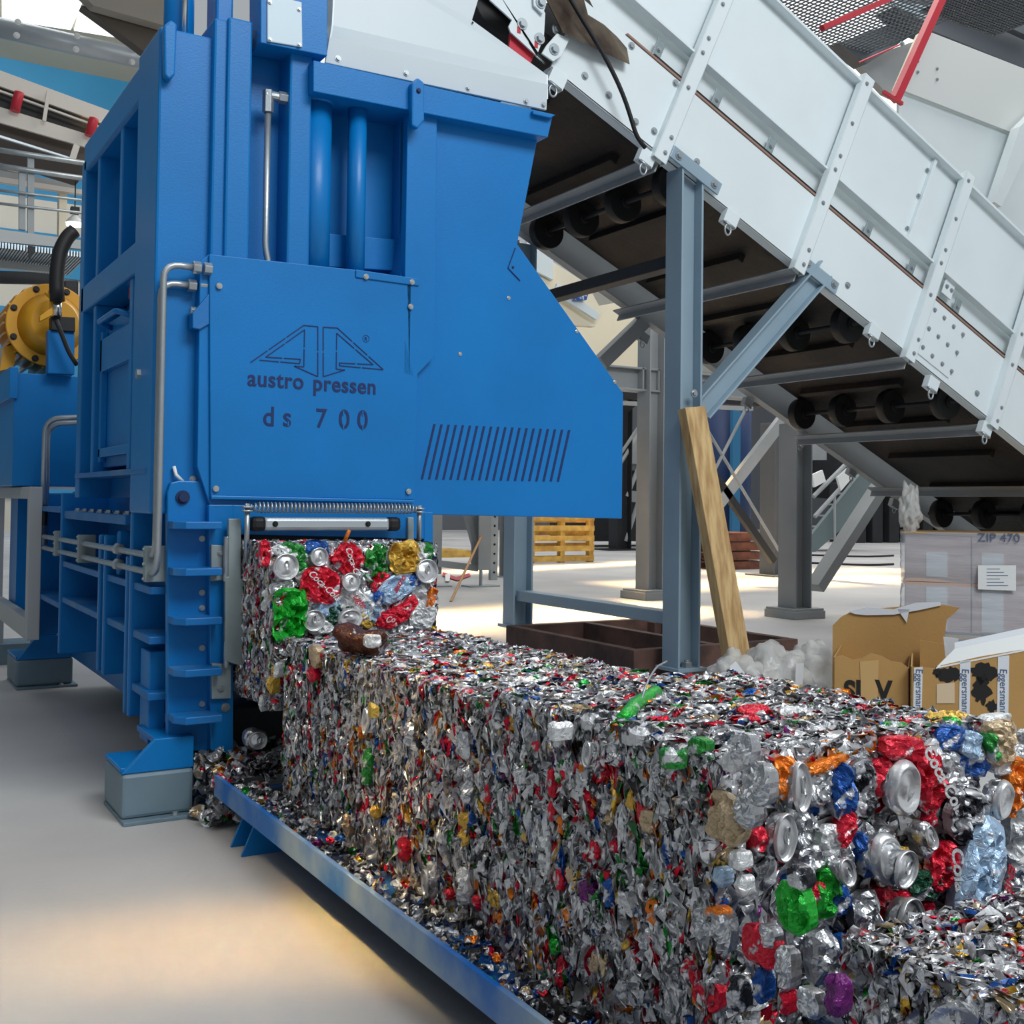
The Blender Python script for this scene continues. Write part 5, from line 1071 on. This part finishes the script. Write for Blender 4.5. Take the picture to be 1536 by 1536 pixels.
q = at(112, 330, 'y', 15); MB().tube([q+Vector((0, 0, .06)), q+Vector((0, 0, -.02)), q+Vector((0, 0, -.04))], [.03, .1, .11], 24).build('lamp_shade', PAPER, hl, 0, True)
em = bpy.data.materials.new('lamp_glow'); em.use_nodes = True; em.node_tree.nodes['Principled BSDF'].inputs['Emission Color'].default_value = (1, 1, .95, 1); em.node_tree.nodes['Principled BSDF'].inputs['Emission Strength'].default_value = 4
MB().cyl(q+Vector((0, 0, -.075)), q+Vector((0, 0, -.045)), .1, 24).build('lamp_lens', em, hl); MB().box(q+Vector((-.05, -.05, .08)), q+Vector((.05, .05, .16))).build('ballast', BLACK, hl); MB().cyl(q+Vector((0, 0, .16)), q+Vector((0, 0, .7)), .008, 6).build('hanger', BLACK, hl)
o = MB().tube([at(-20, 37, 'y', 24), at(225, 92, 'y', 24)], .2, 20).build('air_duct', mat('grey_duct', (176, 184, 190), .4, .3), None, 0, True); recentre(o); tag(o, 'long grey round duct under the skylights', 'duct')
for k, (u, v) in enumerate(((27, 33), (25, 53), (116, 54), (114, 74), (203, 74), (198, 93))): bolt(o, at(u, v, 'y', 23.78), r=.05, m=PAPER, name='duct_clip')
o = fl('roof_beam', [(100, -30), (260, -10), (260, 42), (140, 8)], 22, .3, mat('grey_beige_beam', (150, 144, 134), .8), None); recentre(o); tag(o, 'grey beige roof beam at the top left of the picture', 'beam')
o = fl('roof_truss', [(122, 8), (165, 14), (250, 38), (240, 90), (217, 78), (196, 62)], 22.4, .3, mat('dark_brown_beam', (92, 84, 76), .8), None); recentre(o); tag(o, 'dark sloping roof member cutting across the skylight', 'beam')

# ============================================================ UPPER RIGHT BACKGROUND
pf = empty('overhead_platform', (9, 9.5, 5.6), 'dark overhead steel platform with grating, upper right behind the conveyor', 'platform')
DG = mat('dark_grey_paint', (74, 82, 90), .5, .2)
def grate(u0, v0, u1, v1, z, n1, n2, th):
    P_ = [at(u, v, 'z', z) for u, v in ((u0, v0), (u1, v0), (u1, v1), (u0, v1))]; xs = [p.x for p in P_]; ys = [p.y for p in P_]; g = MB()
    for k in range(n1): x = min(xs)+(max(xs)-min(xs))*k/(n1-1); g.box((x, min(ys), z), (x+th, max(ys), z+.012))
    for k in range(n2): y = min(ys)+(max(ys)-min(ys))*k/(n2-1); g.box((min(xs), y, z), (max(xs), y+th, z+.012))
    return g.build('grating', DG, pf)
grate(1190, -20, 1345, 62, 6.4, 34, 24, .012); 
fl('platform_beam', [(1258, 64), (1345, 32), (1392, 38), (1300, 96)], 9.2, .2, DG, pf); fl('platform_beam', [(1370, -20), (1560, 65), (1560, 112), (1388, 42), (1340, 10)], 9.0, .3, DG, pf)
fl('platform_beam', [(1480, -30), (1570, 20), (1570, 75), (1380, -5)], 9.6, .3, DARK, pf); fl('gusset_plate', [(1330, 2), (1398, 8), (1398, 36), (1352, 12)], 8.9, .02, GREYP, pf)
fl('rear_panel', [(1285, 92), (1388, 56), (1352, 150), (1330, 140)], 9.6, .1, GREYL, pf)
grate(1440, -10, 1536, 36, 6.2, 30, 20, .02)
fl('platform_edge', [(1410, -20), (1560, 50), (1560, 62), (1400, -10)], 8.8, .1, DG, pf)
rp = empty('red_pole', at(1380, 70, 'y', 6.75), 'red square steel pole rising behind the top edge of the white conveyor', 'pole')
MB().bar(at(1342, 150, 'y', 6.75), at(1424, -30, 'y', 6.75), .075, .075, (0, 1, 0)).build('pole', RED, rp, .002); MB().bar(at(1233, 42, 'y', 6.9), at(1335, -2, 'y', 6.9), .05, .05, (0, 1, 0)).build('cross_tube', RED, rp, .002)
MB().bar(at(1325, 138, 'y', 6.72), at(1353, 156, 'y', 6.72), .03, .03).build('foot', RED, rp); b = MB(); rod(b, 1288, 94, 1352, 66, 6.9, .008); b.build('pull_cord', RED, rp); bolt(rp, at(1353, 66, 'y', 6.7), r=.02)
wc = empty('white_chute', at(1460, 200, 'y', 6.8), 'big white sheet metal chute rising behind the conveyor, right edge', 'chute')
fl('upper_panel', [(1388, 45), (1560, 112), (1560, 215), (1348, 133)], 6.85, .03, mat('greyed_white_panel', (214, 218, 216), .4), wc)
fl('lower_panel', [(1349, 133), (1560, 212), (1560, 400), (1480, 330), (1348, 180)], 6.9, .03, WHITE, wc); fl('edge_flange', [(1388, 45), (1380, 50), (1344, 134), (1349, 135)], 6.82, .05, CREAM, wc)
MB().prism(Y(6.7, (1530, 190), (1560, 160), (1560, 190), (1502, 310), (1492, 303)), (0, .1, 0)).build('chute_rib', WHITE, wc)
for u, v in ((1377, 92), (1406, 103), (1377, 108), (1406, 119)): bolt(wc, at(u, v, 'y', 6.84), r=.012)
